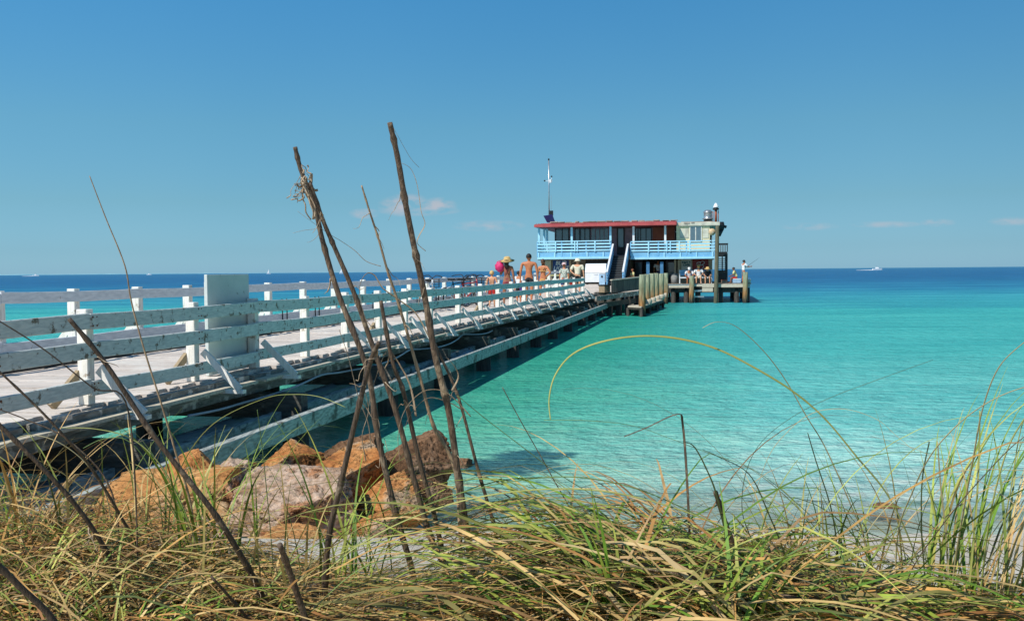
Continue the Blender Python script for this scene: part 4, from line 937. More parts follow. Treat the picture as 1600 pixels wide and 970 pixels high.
rock(150, 372, 738, 840, 7.4, 'rock_amber', 11, 'broad amber sandy boulder at the left end behind the grass', depth=.7, faces=(((-.42, -.4, 1), .38), ((.3, -.8, .4), .55), ((-.8, -.5, .5), .6)))
rock(262, 345, 712, 790, 7.7, 'rock_orange', 5, 'rusty orange boulder peeking above the left end of the grey one', cuts=5, flat=(-.4, -.2, 1))
rock(318, 400, 726, 800, 7.55, 'rock_grey', 8, 'small pale knobbly boulder joining the orange and big grey boulders', cuts=4, rough=1.4)
rock(396, 494, 697, 760, 8.3, 'rock_orange', 9, 'pointed rusty orange boulder behind the big grey one', faces=(((-.5, -.35, .9), .42), ((.7, -.7, .1), .5), ((.35, -.2, 1), .6)))
rock(486, 604, 704, 790, 8.0, 'rock_orange', 14, 'orange brown boulder with a flat sunny top and shaded right side', depth=.9, faces=(((-.12, -.38, 1), .40), ((.75, -.7, -.30), .36), ((-.8, -.5, .1), .62)))
rock(508, 598, 682, 730, 9.0, 'rock_dark', 21, 'low dark brown boulder at the back of the pile', cuts=4, rough=1.2)
rock(598, 698, 684, 775, 8.7, 'rock_dark', 26, 'dark rough boulder at the right end next to the water', cuts=6, rough=1.3, depth=.8, flat=(-.3, -.1, 1))
rock(552, 660, 745, 815, 7.8, 'rock_orange', 31, 'brown orange boulder low between the flat topped and the dark boulder', cuts=5, rough=1.2)
rock(640, 702, 740, 790, 8.1, 'rock_dark', 35, 'small dark wet boulder at the water edge on the right', cuts=4, rough=1.4)
rock(430, 540, 825, 880, 6.6, 'rock_amber', 41, 'small tan boulder half buried in front of the big grey one', cuts=6)
rock(545, 625, 800, 850, 7.1, 'rock_orange', 44, 'small orange boulder on the sand right of the big grey one', cuts=5)
rock(300, 372, 815, 862, 6.7, 'rock_grey', 47, 'small pale boulder half buried in grass left of the big grey one', cuts=6)
rock(238, 300, 800, 850, 6.9, 'rock_amber', 50, 'small ochre boulder low in the grass on the left', cuts=6)
for i, (a, b_, c, d, l_) in enumerate(((700, 735, 722, 738, 'small dark rock just breaking the water right of the rock pile'), (1362, 1400, 790, 800, 'small weedy stone in the clear shallows on the right'))):
    p = at_height((a+b_)/2, (c+d)/2, -.02); o = rock(a, b_, c-10, d+10, p.y, 'rock_dark', 60+i, l_, cuts=3, depth=.9, name='wet_rock'); o.location.z = -.07

# ------------------------------------------------------------------ BICYCLES
def bicycle(label, fm, loc, rz, lean):
    b_ = thing('bicycle', (0, 0, 0), label, 'bicycle', 'bicycles parked along the far railing')
    for x in (-.52, .52):
        mb = MB(); mb.torus((x, 0, .34), (0, 1, 0), .32, .022, 28, 6); wl = mb.build('tyre', 'rubber', b_, True)
        mb = MB(); mb.torus((x, 0, .34), (0, 1, 0), .295, .011, 24, 5); mb.tube([(x, -.03, .34), (x, .03, .34)], .025, 8); mb.build('rim', 'chrome', wl)
        mb = MB()
        for k in range(14):
            q = k*math.pi*2/14; mb.tube([(x, .015*(-1)**k, .34), (x+.29*math.cos(q), 0, .34+.29*math.sin(q))], .003, 3, False)
        mb.build('spokes', 'chrome', wl)
        mb = MB(); n_ = 10
        for k in range(n_):
            q0, q1 = math.pi*(.1+.75*k/n_), math.pi*(.1+.75*(k+1)/n_); mb.beam((x+.365*math.cos(q0), 0, .34+.365*math.sin(q0)), (x+.365*math.cos(q1), 0, .34+.365*math.sin(q1)), .05, .008)
        mb.build('mudguard', 'white_metal', b_)
    mb = MB()
    for a, c, r_ in (((-.52, 0, .34), (-.08, 0, .30), .012), ((-.52, 0, .34), (-.2, 0, .80), .011), ((-.08, 0, .30), (-.2, 0, .88), .018), ((-.08, 0, .30), (.36, 0, .72), .02), ((-.2, 0, .78), (.34, 0, .84), .018), ((.34, 0, .70), (.31, 0, .95), .02)): mb.tube([a, c], r_, 8)
    mb.build('frame', fm, b_, True)
    mb = MB(); mb.tube([(.52, -.05, .34), (.39, -.05, .66), (.36, 0, .72), (.39, .05, .66), (.52, .05, .34)], .012, 6); mb.build('fork', fm, b_, True)
    mb = MB(); mb.tube(catmull([Vector(v) for v in ((.08, -.32, 1.02), (.22, -.31, 1.04), (.33, -.12, 1.08), (.31, 0, 1.0), (.33, .12, 1.08), (.22, .31, 1.04), (.08, .32, 1.02))], 4), .014, 6); mb.tube([(.31, 0, .95), (.31, 0, 1.02)], .015, 6); mb.build('handlebar', 'black_paint', b_, True)
    mb = MB(); mb.hexa([Vector(v) for v in ((-.36, -.10, .90), (-.05, -.03, .91), (-.05, .03, .91), (-.36, .10, .90), (-.36, -.11, .97), (-.04, -.02, .95), (-.04, .02, .95), (-.36, .11, .97))]); bevel(mb.build('saddle', 'rubber', b_), .02)
    mb = MB()
    for z_ in (.72, .80, .88, .96): mb.tube([(.42, -.17, z_), (.68, -.17, z_), (.68, .17, z_), (.42, .17, z_), (.42, -.17, z_)], .007, 4)
    for x, y in ((.42, -.17), (.68, -.17), (.68, .17), (.42, .17), (.55, -.17), (.55, .17), (.68, 0)): mb.tube([(x, y, .72), (x, y, .97)], .006, 4)
    mb.build('basket', 'black_paint', b_)
    mb = MB(); mb.torus((-.08, .05, .30), (0, 1, 0), .08, .008, 16, 4); mb.tube([(-.08, .05, .30), (.05, .09, .20)], .01, 5); mb.tube([(-.08, -.05, .30), (-.21, -.09, .40)], .01, 5); mb.build('crank', 'steel', b_)
    b_.location = loc; b_.rotation_euler = (lean, 0, rz); return b_
DIRZ = math.pi/2-TH
for px, a_, fm, l_, rz in ((712, 8.25, 'black_paint', 'black bicycle with a wire basket, nearest of the bikes at the far rail', DIRZ-.5), (731, 7.75, 'bike_red', 'dark red bicycle with tall black handlebars in the middle of the bikes', DIRZ-1.0), (738, 8.2, 'bike_blue', 'dark blue bicycle, farthest of the bikes beside the blond child', DIRZ-.2), (672, 8.3, 'white_metal', 'white bicycle standing apart against the far railing', DIRZ+.1)):
    z = F*a_/(1100-px); s_ = (z-a_*CT*ST)/CT; t_ = a_*CT-D0
    bicycle(l_, fm, W(s_, t_, dk(s_)), rz, R(-.05, .12))
p = W(27.2, 2.2, dk(27))
# ------------------------------------------------------------------ PEOPLE
def skin(name, verts, edges, rad, m_, parent=None, sub=2, xf=None):
    me = bpy.data.meshes.new(name); me.from_pydata(verts, edges, []); me.update()
    o = bpy.data.objects.new(name, me); COL.objects.link(o)
    sm = o.modifiers.new('s', 'SKIN'); sm.use_smooth_shade = True; sm.branch_smoothing = .4
    for i, r_ in enumerate(rad):
        sv = me.skin_vertices[0].data[i]; sv.radius = r_ if isinstance(r_, tuple) else (r_, r_); sv.use_root = (i == 0)
    ss = o.modifiers.new('u', 'SUBSURF'); ss.levels = sub; ss.render_levels = sub
    dg = bpy.context.evaluated_depsgraph_get(); m2 = bpy.data.meshes.new_from_object(o.evaluated_get(dg)); bpy.data.objects.remove(o)
    m2.name = name; m2.materials.clear(); m2.materials.append(MATS[m_]); m2.polygons.foreach_set('use_smooth', [True]*len(m2.polygons))
    q = bpy.data.objects.new(name, m2); COL.objects.link(q)
    if parent: q.parent = parent
    return q
def person(label, loc, rz, H, sk='skin_tan', hair='hair_dark', longhair=False, seated=False, arms=('down', 'down'), top=None, bottom=None, bottom_len='short', hat=None, group=None, female=False, lean=0, child=False, stride=0):
    """local axes: faces +y, x to its right"""
    root = bpy.data.objects.new('person', None); COL.objects.link(root); root.location = loc; root.rotation_euler = (0, 0, rz); tag(root, label, 'person', group)
    J = {}; ky = 1.0; hs = 1.15 if child else 1.0
    sh = .095 if female else (.108 if child else .130); hp_ = .062 if female else .055
    pz = .52
    if seated: pz = .27
    def tz(z): return pz+(z-.52)
    def T(x, y, z):    # torso point with lean about the pelvis
        dz = z-.52; return Vector((x, y+dz*math.sin(lean), pz+dz*math.cos(lean)))
    V = []; E = []; RD = []
    def add(p, r_, par=None):
        V.append(Vector(p)*H); RD.append(tuple(q*H for q in r_) if isinstance(r_, tuple) else r_*H)
        if par is not None: E.append((par, len(V)-1))
        return len(V)-1
    wf = .88 if female else 1.0
    pel = add(T(0, 0, .52), (.085*wf+.008*female, .062)); wa = add(T(0, 0, .60), (.070*wf, .052), pel); chst = add(T(0, .005, .70), (.092*wf, .060), wa); uc = add(T(0, 0, .775), (.085*wf, .052), chst)
    nk = add(T(0, .004, .832), .030, uc); jw = add(T(0, .012, .868), (.036*hs, .042*hs), nk); hd_ = add(T(0, .008, .915), (.048*hs, .058*hs), jw); ht = add(T(0, .002, .957), (.042*hs, .048*hs), hd_)
    add(T(0, .078*hs, .900), .008, hd_)
    for sg in (-1, 1): add(T(sg*.058*hs, .0, .905), (.006, .012), hd_)
    parts = dict(torso=[0, 1, 2, 3], arms=[], legs=[])
    for sg, mode in zip((-1, 1), arms):
        shd = T(sg*sh, 0, .795); s_ = add(shd, .036, uc)
        if mode == 'down': el = shd+Vector((sg*.035, -.015, -.165)); wr = el+Vector((sg*.01, .03, -.15)); fd = Vector((0, .02, -1))
        elif mode == 'bag': el = shd+Vector((sg*.045, .02, -.15)); wr = el+Vector((-sg*.03, .10, .07)); fd = Vector((-sg*.3, .4, .9))
        elif mode == 'hip': el = shd+Vector((sg*.10, -.06, -.14)); wr = el+Vector((-sg*.11, .05, -.085)); fd = Vector((-sg*.9, .2, -.3))
        elif mode == 'back': el = shd+Vector((sg*.06, -.07, -.15)); wr = el+Vector((-sg*.12, -.02, -.10)); fd = Vector((-sg*1, -.1, -.2))
        elif mode == 'lap': el = shd+Vector((sg*.05, .03, -.16)); wr = el+Vector((-sg*.06, .14, -.04)); fd = Vector((-sg*.5, .8, -.3))
        elif mode == 'fwd': el = shd+Vector((sg*.03, .10, -.12)); wr = el+Vector((-sg*.03, .14, .03)); fd = Vector((-sg*.3, 1, .1))
        elif mode == 'head': el = shd+Vector((sg*.10, .05, .05)); wr = el+Vector((-sg*.10, -.01, .11)); fd = Vector((-sg*.9, .1, .3))
        fd = fd.normalized()
        e_ = add(el, .0245, s_); w_ = add(wr, .0165, e_); pm = add(wr+fd*.035, (.021, .012), w_)
        sd_ = fd.cross(Vector((0, 1, 0)) if abs(fd.y) < .8 else Vector((1, 0, 0))).normalized(); nrm = sd_.cross(fd)
        for k, ln in enumerate((.040, .047, .044, .034)):
            b0 = wr+fd*.052+sd_*(.0145-.0097*k); m0 = add(b0, .0055, pm); m1 = add(b0+fd*ln*.55+nrm*.004*sg, .005, m0); add(b0+fd*ln*.9+nrm*.016*sg, .0042, m1)
        th0 = add(wr+fd*.028+sd_*.022, .0065, pm); add(wr+fd*.05+sd_*.036+nrm*.008, .0055, th0)
        parts['arms'].append((s_, e_, w_))
    for sg in (-1, 1):
        hip = Vector((sg*hp_, 0, pz-.025)); 
        if seated: kn = hip+Vector((sg*.03, .235, .01)); an = kn+Vector((0, .02, -.235)); 
        else:
            st2 = stride*sg; kn = Vector((sg*.058, .012+st2*.6, .285)); an = Vector((sg*.056, -.012+st2*1.1, .045+max(0, -st2)*.25))
        if seated: an.z = .045
        h_ = add(hip, (.052 if not female else .055), pel); k_ = add(kn, .032, h_); cf = add(kn.lerp(an, .35)+Vector((0, -.008, 0)), .031, k_); a_ = add(an, .0185, cf); f1 = add(an+Vector((sg*.006, .05, -.026)), (.022, .014), a_); add(an+Vector((sg*.012, .10, -.032)), (.020, .010), f1)
        parts['legs'].append((h_, k_, a_))
    skin('body', V, E, RD, sk, root)
    def clothes(name, idx_edges, infl, m_):
        ids = sorted({i for e in idx_edges for i in e}); mp = {i: k for k, i in enumerate(ids)}
        vs_ = [V[i] for i in ids]; rd = []
        for i in ids:
            r_ = RD[i]; r_ = r_ if isinstance(r_, tuple) else (r_, r_); rd.append((r_[0]+infl*H, r_[1]+infl*H))
        return skin(name, vs_, [(mp[a], mp[b_]) for a, b_ in idx_edges], rd, m_, root)
    if top in ('cloth_white', 'cloth_beige', 'cloth_flower', 'cloth_yellow', 'cloth_black_tee'):
        m_ = 'cloth_black' if top == 'cloth_black_tee' else top; ed = [(0, 1), (1, 2), (2, 3)]
        Vb = len(V)
        for s_, e_, w_ in parts['arms']:
            V.append(V[s_].lerp(V[e_], .8)); RD.append(.034*H); ed += [(3, s_), (s_, len(V)-1)]
        clothes('shirt', ed, .014, m_)
    elif top == 'swimsuit':
        clothes('swimsuit', [(0, 1)], .006, 'cloth_maroon')
        mb = MB()
        for a, b_ in (((-.05, .0, .80), (.04, -.058, .64)), ((.05, .0, .80), (-.04, -.058, .64))): mb.tube([T(a[0], a[1]-.045, a[2])*H, T(0, -.066, .72)*H, T(b_[0], b_[1], b_[2])*H], .007*H, 6)
        mb.build('strap', 'cloth_maroon', root, True)
    elif top == 'bikini':
        mb = MB(); mb.tube([(T(.0+.098*math.cos(q), .005+.066*math.sin(q), .70))*H for q in [k*math.pi/8 for k in range(17)]], .011*H, 6); 
        for sg in (-1, 1): mb.tube([T(sg*.05, -.05, .79)*H, T(-sg*.0, -.067, .73)*H, T(-sg*.055, -.058, .66)*H], .006*H, 5)
        mb.build('bikini_top', 'cloth_orange', root, True)
    if bottom:
        m_, ln_ = bottom; ed = [(1, 0)]; keep = V[1].copy(); V[1] = V[0].lerp(V[1], .45)
        for h_, k_, a_ in parts['legs']:
            V.append(V[h_].lerp(V[k_], ln_)); RD.append((.046 if ln_ < .9 else .04)*H); ed += [(0, h_), (h_, len(V)-1)]
        clothes('shorts', ed, .010, m_); V[1] = keep
    # hair, eyes, mouth
    hc = T(0, .0, .925)*H; r0 = .060*H*hs
    mb = MB(); vs_ = []; rows = 7; n_ = 12
    for i in range(rows+1):
        ph = i/rows*math.pi*.62
        for k in range(n_):
            th = 2*math.pi*k/n_; x, y = math.sin(ph)*math.cos(th), math.sin(ph)*math.sin(th); zz = math.cos(ph)
            fr_ = 1.0 if y < .35 else (1.0 if zz > .45 else .80)
            vs_.append(hc+Vector((x*r0*.93, y*r0*1.12*fr_-.004*H, zz*r0*1.02)))
    fs_ = [(i*n_+k, (i+1)*n_+k, (i+1)*n_+(k+1) % n_, i*n_+(k+1) % n_) for i in range(rows) for k in range(n_)]
    mb.add(vs_, fs_)
    if longhair: mb.tube([T(0, -.05, .93)*H, T(0, -.066, .87)*H, T(0, -.068, .81)*H, T(0, -.07, .76)*H], [.05*H, .048*H, .045*H, .02*H], 10, flat=.5, side=(1, 0, 0))
    mb.build('hair', hair, root, True)
    mb = MB()
    for sg in (-1, 1): mb.lathe(T(sg*.018*hs, .060*hs, .918)*H, [(0, -.005*H), (.006*H, 0), (0, .005*H)], 6)
    mb.build('eyes', 'dark', root)
    mb = MB(); mb.tube([T(-.014, .052*hs, .876)*H, T(0, .058*hs, .874)*H, T(.014, .052*hs, .876)*H], .003*H, 4); mb.build('mouth', 'cloth_maroon', root)
    if hat:
        kind, m_ = hat; mb = MB(); b0 = T(0, .004, .935)*H; tl = Matrix.Rotation(-lean*.9 + (.25 if kind == 'tilt' else 0), 3, 'X')
        if kind in ('brim', 'tilt'): prof = [(.062, -.004), (.145 if m_ == 'straw_hat' else .105, -.018), (.148 if m_ == 'straw_hat' else .108, -.012), (.070, .006), (.066, .05), (.045, .068), (0, .072)]
        else: prof = [(.064, -.012), (.067, .0), (.064, .035), (.045, .062), (0, .070)]
        t0 = MB(); t0.lathe((0, 0, 0), [(r_*H*hs, z_*H*hs) for r_, z_ in prof], 20); t0.v = [b0+tl@v for v in t0.v]
        if kind == 'cap':
            t1 = MB(); t1.hexa([Vector(v)*H for v in ((-.045, .05, -.01), (.045, .05, -.01), (.035, .12, -.02), (-.035, .12, -.02), (-.045, .05, -.004), (.045, .05, -.004), (.035, .12, -.014), (-.035, .12, -.014))]); t0.add([b0+tl@v for v in t1.v], t1.f)
        t0.build('hat', m_, root, True)
    return root
def pd(px, a_):    # point on the pier deck for picture column px at lateral a_
    z = F*a_/(1100-px); s_ = (z-a_*CT*ST)/CT; t_ = a_*CT-D0; return W(s_, t_, dk(s_)+.002), s_
OUT = -TH
GP = 'people walking along the pier'
p, s_ = pd(769, 7.0); person('small blond child in bright red shorts walking last, at the left of the group', p, OUT+.1, 1.22, 'skin_pale', 'straw_hat', arms=('down', 'down'), bottom=('cloth_red', .75), group=GP, child=True, stride=.06)
p, s_ = pd(793, 6.5); Pw = p; person('woman in a wide straw hat and maroon swimsuit carrying a pink bag', p, OUT, 1.66, 'skin_brown', 'hair_dark', True, arms=('bag', 'down'), top='swimsuit', bottom=('cloth_maroon', .3), hat=('tilt', 'straw_hat'), group=GP, female=True, stride=.05)
p, s_ = pd(811, 6.8); Pc = p; person('small dark haired child in a white shirt beside the purple pail', p, OUT-.3, 1.20, 'skin_tan', 'hair_dark', top='cloth_white', bottom=('cloth_black', .6), group=GP, child=True)
p, s_ = pd(827, 6.3); person('shirtless dark haired man with a tanned back and dark swim shorts', p, OUT, 1.84, 'skin_tan', 'hair_dark', bottom=('cloth_black', .75), group=GP, stride=-.05)
p, s_ = pd(849, 6.35); person('brown haired woman in an orange bikini right of the shirtless man', p, OUT-.1, 1.68, 'skin_tan', 'hair_brown', False, arms=('down', 'hip'), top='bikini', bottom=('cloth_orange', .25), group=GP, female=True, stride=.05)
p, s_ = pd(882, 6.5); person('shorter woman in a flower print blouse and pink cap', p, OUT, 1.56, 'skin_tan', 'hair_red', top='cloth_flower', bottom=('cloth_navy', .85), hat=('cap', 'pink_pale'), group=GP, female=True, stride=.04); P6 = p
p, s_ = pd(903, 6.2); person('man in a loose beige shirt and brimmed hat with one hand behind his back', p, OUT, 1.76, 'skin_pale', 'hair_brown', arms=('back', 'down'), top='cloth_beige', bottom=('cloth_black', .75), hat=('brim', 'cloth_beige'), group=GP, stride=-.04); P7 = p
# what they carry
def loc2(p, dx, dy, dz): return p+Vector((CT, -ST, 0))*dx+Vector((ST, CT, 0))*dy+Vector((0, 0, dz))
c = loc2(Pw, -.24, -.05, 1.33); mb = MB()
bm = bmesh.new(); bmesh.ops.create_icosphere(bm, subdivisions=3, radius=1); 
for v in bm.verts: v.co = Vector((v.co.x*.15, v.co.y*.10, v.co.z*.17))*(1+.25*noise.noise(v.co*3))
me = bpy.data.meshes.new('shoulder_bag'); bm.to_mesh(me); bm.free(); me.materials.append(MATS['pink']); me.polygons.foreach_set('use_smooth', [True]*len(me.polygons))
bg_ = thing('shoulder_bag', c, 'bright pink bag carried at the shoulder of the woman in the straw hat', 'bag'); o = bpy.data.objects.new('bag_body', me); COL.objects.link(o); o.parent = bg_
mb = MB(); mb.tube(catmull([c+Vector((-.10, 0, .15)), c+Vector((.0, 0, .20)), c+Vector((.12, 0, .17)), c+Vector((.12, 0, .05))], 4), .012, 6); mb.build('handle', 'pink', bg_, True)
def pail(p, m_, label, r_=.12, h_=.22):
    b_ = thing('pail', p, label, 'pail'); mb = MB(); mb.lathe(p, [(r_*.75, 0), (r_*.8, .01), (r_, h_), (r_*1.05, h_), (r_*1.05, h_+.02), (r_*.9, h_+.02), (r_*.7, .03), (0, .03)], 16); mb.build('pail_body', m_, b_, True)
    mb = MB(); mb.tube([p+Vector((r_*math.cos(q), 0, h_+.01+r_*1.4*math.sin(q))) for q in [k*math.pi/8 for k in range(9)]], .006, 5); mb.build('handle', 'white_metal', b_)
pail(loc2(Pc, .17, -.05, .36), 'purple', 'purple beach pail carried by the child in the white shirt', .14, .28)
pail(loc2(P7, -.27, -.1, .35), 'cloth_red', 'red beach pail hanging low beside the man in the beige shirt', .13, .3)
pail(loc2(P6, -.05, -.25, .05), 'cloth_sky', 'pale blue pail low beside the woman in the flower print blouse', .12, .3)
# on the bench
GB = 'people sitting on the blue bench'
sb_ = SBn-.1
def seat(px, **k):
    t_ = tp(px, sb_); q = W(sb_, t_, HD); return q
FACE = math.pi-TH
person('seated person in a white cap and white top, leftmost on the blue bench', seat(1077), FACE, 1.55, 'skin_tan', 'hair_brown', seated=True, arms=('lap', 'lap'), top='cloth_white', bottom=('cloth_red', .7), hat=('cap', 'cloth_white'), group=GB, lean=.35)
person('seated man in a white shirt and visor, middle of the three on the blue bench', seat(1091.5), FACE, 1.72, 'skin_pale', 'hair_brown', seated=True, arms=('lap', 'lap'), top='cloth_white', bottom=('cloth_beige', .8), hat=('cap', 'cloth_orange'), group=GB, lean=.12)
person('seated woman in a black top and wide straw hat, right end of the blue bench', seat(1105.5), FACE, 1.62, 'skin_pale', 'hair_dark', seated=True, arms=('lap', 'lap'), top='cloth_black_tee', bottom=('cloth_grey', .8), hat=('tilt', 'straw_hat'), group=GB, female=True, lean=.5)
# inside and at the fence
q = W(SL+1.2, tp(1028, SL+1.2), HD); person('person in a pale blue shirt standing in the dark ground floor opening', q, FACE+.3, 1.68, 'skin_tan', 'hair_dark', top='cloth_white', bottom=('cloth_navy', .8))
q = W(64.8, tp(989.5, 64.8), HD); ps = person('red haired person sitting low behind the dark board fence', q, FACE-1.2, 1.45, 'skin_tan', 'hair_red', seated=True, arms=('lap', 'lap'), top='cloth_yellow', bottom=('cloth_navy', .8), lean=.1)
stl = thing('stool', q, 'low dark stool under the red haired person behind the fence', 'stool'); mb = MB(); c = q+Vector((0, 0, 0)); mb.lathe(c, [(0, .27), (.17, .27), (.18, .32), (0, .325)], 14); mb.build('seat', 'wall_low', stl)
for k in range(4):
    a = k*math.pi/2+.4; mb = MB(); mb.tube([c+Vector((.15*math.cos(a), .15*math.sin(a), 0)), c+Vector((.12*math.cos(a), .12*math.sin(a), .27))], .018, 6); mb.build('leg', 'wall_low', stl)
# anglers
S9 = SF+.45
q = W(S9, tp(1161.5, S9), HD); Pa = q; person('standing angler in a white shirt holding a fishing rod at the platform corner', q, -math.pi/2+.3, 1.62, 'skin_tan', 'hair_dark', arms=('fwd', 'fwd'), top='cloth_white', bottom=('cloth_grey', .9), lean=.08)
q = W(S9-.1, tp(1151, S9-.1), HD); Pb = q; person('seated person in a pale yellow top and red shorts beside the angler', q, math.pi/2-.4, 1.55, 'skin_brown', 'hair_dark', seated=True, arms=('lap', 'lap'), top='cloth_yellow', bottom=('cloth_red', .8), lean=.35)
cl_ = thing('cooler_box', Pb, 'low white cooler box used as a seat by the anglers', 'cooler'); mb = MB(); mb.box(Pb+Vector((0, -.03, .14)), (.5, .34, .26), 0); bevel(mb.build('tub', 'cloth_sky', cl_), .02)
mb = MB(); mb.box(Pb+Vector((0, -.03, .295)), (.52, .36, .045), 0); bevel(mb.build('lid', 'white_plastic', cl_), .015)
rd = thing('fishing_rod', Pa+Vector((.3, 0, 1.2)), 'thin dark fishing rod held up by the standing angler', 'fishing rod')
a = Pa+Vector((.10, -.08, 1.05)); b_ = Pa+Vector((1.05, -.3, 1.75)); mb = MB(); mb.tube([a, a.lerp(b_, .5), b_], [.014, .010, .004], 6); mb.build('rod_blank', 'black_paint', rd, True)
mb = MB(); c = a.lerp(b_, .22)+Vector((0, 0, -.05)); mb.lathe(c, [(0, -.04), (.04, -.03), (.04, .03), (0, .04)], 10); mb.build('reel', 'steel', rd)
mb = MB(); mb.tube([a-(b_-a)*.12, a+(b_-a)*.08], .018, 6); mb.build('grip', 'tan_board', rd)

# ------------------------------------------------------------------ STALKS + LONG BLADES traced one by one
def blade(pts, d0, d1, w0, w1, m_, name, label, cat, group=None, flat=.35, n=8, nodes=False, root=True, k=6, mb=None):
    n_ = len(pts); P = [at_depth(x, y, d0+(d1-d0)*i/(n_-1)) for i, (x, y) in enumerate(pts)]
    if root:
        q = P[-1]; g_ = ground_h(q.x, q.y)
        if q.z > g_: P.append(Vector((q.x+(P[-1]-P[-2]).x*.2, q.y, min(g_-.05, q.z-.1))))
    C = catmull(P, k); m2 = len(C); rad = []
    dm = (d0+d1)/2
    for i in range(m2):
        u = i/(m2-1); rad.append((w0+(w1-w0)*u)/2/F*dm*(.9+.10*noise.noise(Vector((i*.8, w1*3, len(pts))))))
    if nodes:
        for i in range(4, m2, 9): rad[i] *= 1.28
    own = mb is None; mb = mb or MB(); mb.tube(C, rad, n, flat=flat)
    if own:
        b0 = C[-1]; return solo(mb, name, m_, b0, label, cat, group, True)
GS = 'dead brown plant stalks rising in front of the pier'
ST_ = [
 ([(461, 230), (470, 265), (492, 325), (505, 380), (529, 460), (574, 578), (590, 678), (617, 796), (645, 895)], 2.75, 2.9, 8, 13, 'reed', 'thick broken brown stalk, left of the two tied together near their tops'),
 ([(484, 285), (505, 345), (522, 385), (554, 460), (581, 537), (618, 641), (645, 741), (672, 836), (697, 892)], 2.72, 2.95, 7, 13, 'reed', 'thick brown stalk leaning against the left one of the tied pair'),
 ([(609, 192), (621, 245), (634, 320), (648, 390), (663, 460), (681, 560), (701, 641), (717, 750), (735, 873)], 2.6, 2.9, 9, 14, 'reed', 'tallest thick brown stalk of all, straight and cut square at its top'),
 ([(565, 290), (578, 332), (592, 375), (606, 425), (618, 460), (636, 519), (658, 596), (677, 664), (713, 745)], 2.8, 3.0, 3, 8, 'reed_tan', 'slender pale brown stalk between the tied pair and the tallest stalk'),
 ([(672, 520), (690, 560), (717, 623), (745, 727), (776, 841)], 3.0, 3.1, 4, 8, 'reed', 'thin brown stalk just right of the tallest one, crossing the pier beam'),
 ([(595, 470), (613, 564), (631, 614), (654, 714), (681, 814), (695, 888)], 2.85, 3.0, 7, 11, 'reed', 'dark stalk rising under the drooping curled leaf right of the tied pair'),
 ([(592, 535), (579, 564), (559, 641), (536, 741), (513, 845), (506, 965)], 2.5, 2.6, 8, 12, 'reed_dark', 'dark stalk leaning the other way, from low left up to the right'),
 ([(108, 498), (165, 568), (240, 680), (330, 795), (372, 860), (405, 920), (432, 985)], 2.2, 2.5, 8, 13, 'reed_dark', 'long dark stalk slanting down to the right across the left railing'),
 ([(-20, 868), (30, 915), (90, 985)], 1.9, 2.0, 11, 15, 'reed_dark', 'short thick dark stalk in the bottom left corner'),
 ([(437, 850), (455, 900), (482, 985)], 2.2, 2.3, 10, 14, 'reed', 'short stout cut stalk standing low below the big grey boulder'),
 ([(-20, 490), (66, 544), (144, 605), (202, 648)], 2.4, 2.6, 2.5, 3.5, 'reed_dark', 'thin dark stem slanting across the left railing from the picture edge'),
 ([(-10, 572), (58, 636), (115, 697), (144, 733), (185, 800), (215, 860)], 2.5, 2.8, 4, 7, 'reed', 'brown stem slanting down across the pier edge at far left'),
 ([(-15, 650), (58, 722), (115, 785), (160, 850), (190, 920)], 2.3, 2.5, 8, 11, 'reed_dark', 'thick brown stem slanting down low at far left'),
 ([(140, 275), (165, 340), (195, 415), (205, 470), (225, 545), (255, 640), (276, 712), (300, 800)], 2.6, 2.8, 1.6, 5, 'reed_tan', 'very slender straw coloured stem rising past the white board into the sky'),
 ([(1118, 768), (1128, 800), (1143, 845), (1165, 900)], 2.6, 2.7, 8, 12, 'reed', 'short ragged brown stub standing out of the right grass mound'),
 ([(985, 884), (1060, 897), (1140, 912), (1220, 930), (1300, 948)], 2.3, 2.4, 5, 9, 'reed', 'bare brown twig lying across the right grass mound'),
 ([(330, 900), (400, 985)], 2.2, 2.3, 5, 7, 'reed_dark', 'short dark stem low in the left grass by the bottom edge'),
 ([(0, 640), (40, 655), (110, 690), (175, 770)], 2.7, 2.8, 2, 4, 'reed', 'thin arched brown stem among the left grass tips'),
]
STK = []
for pts, d0, d1, w0, w1, m_, l_ in ST_:
    STK.append(blade(pts, d0, d1, w0, w1, m_, 'dead_stalk', l_, 'plant stalk', GS, flat=.9, n=10, nodes=w1 > 6, k=7))
    OFF[STK[-1].name] = STK[-1].location.copy()
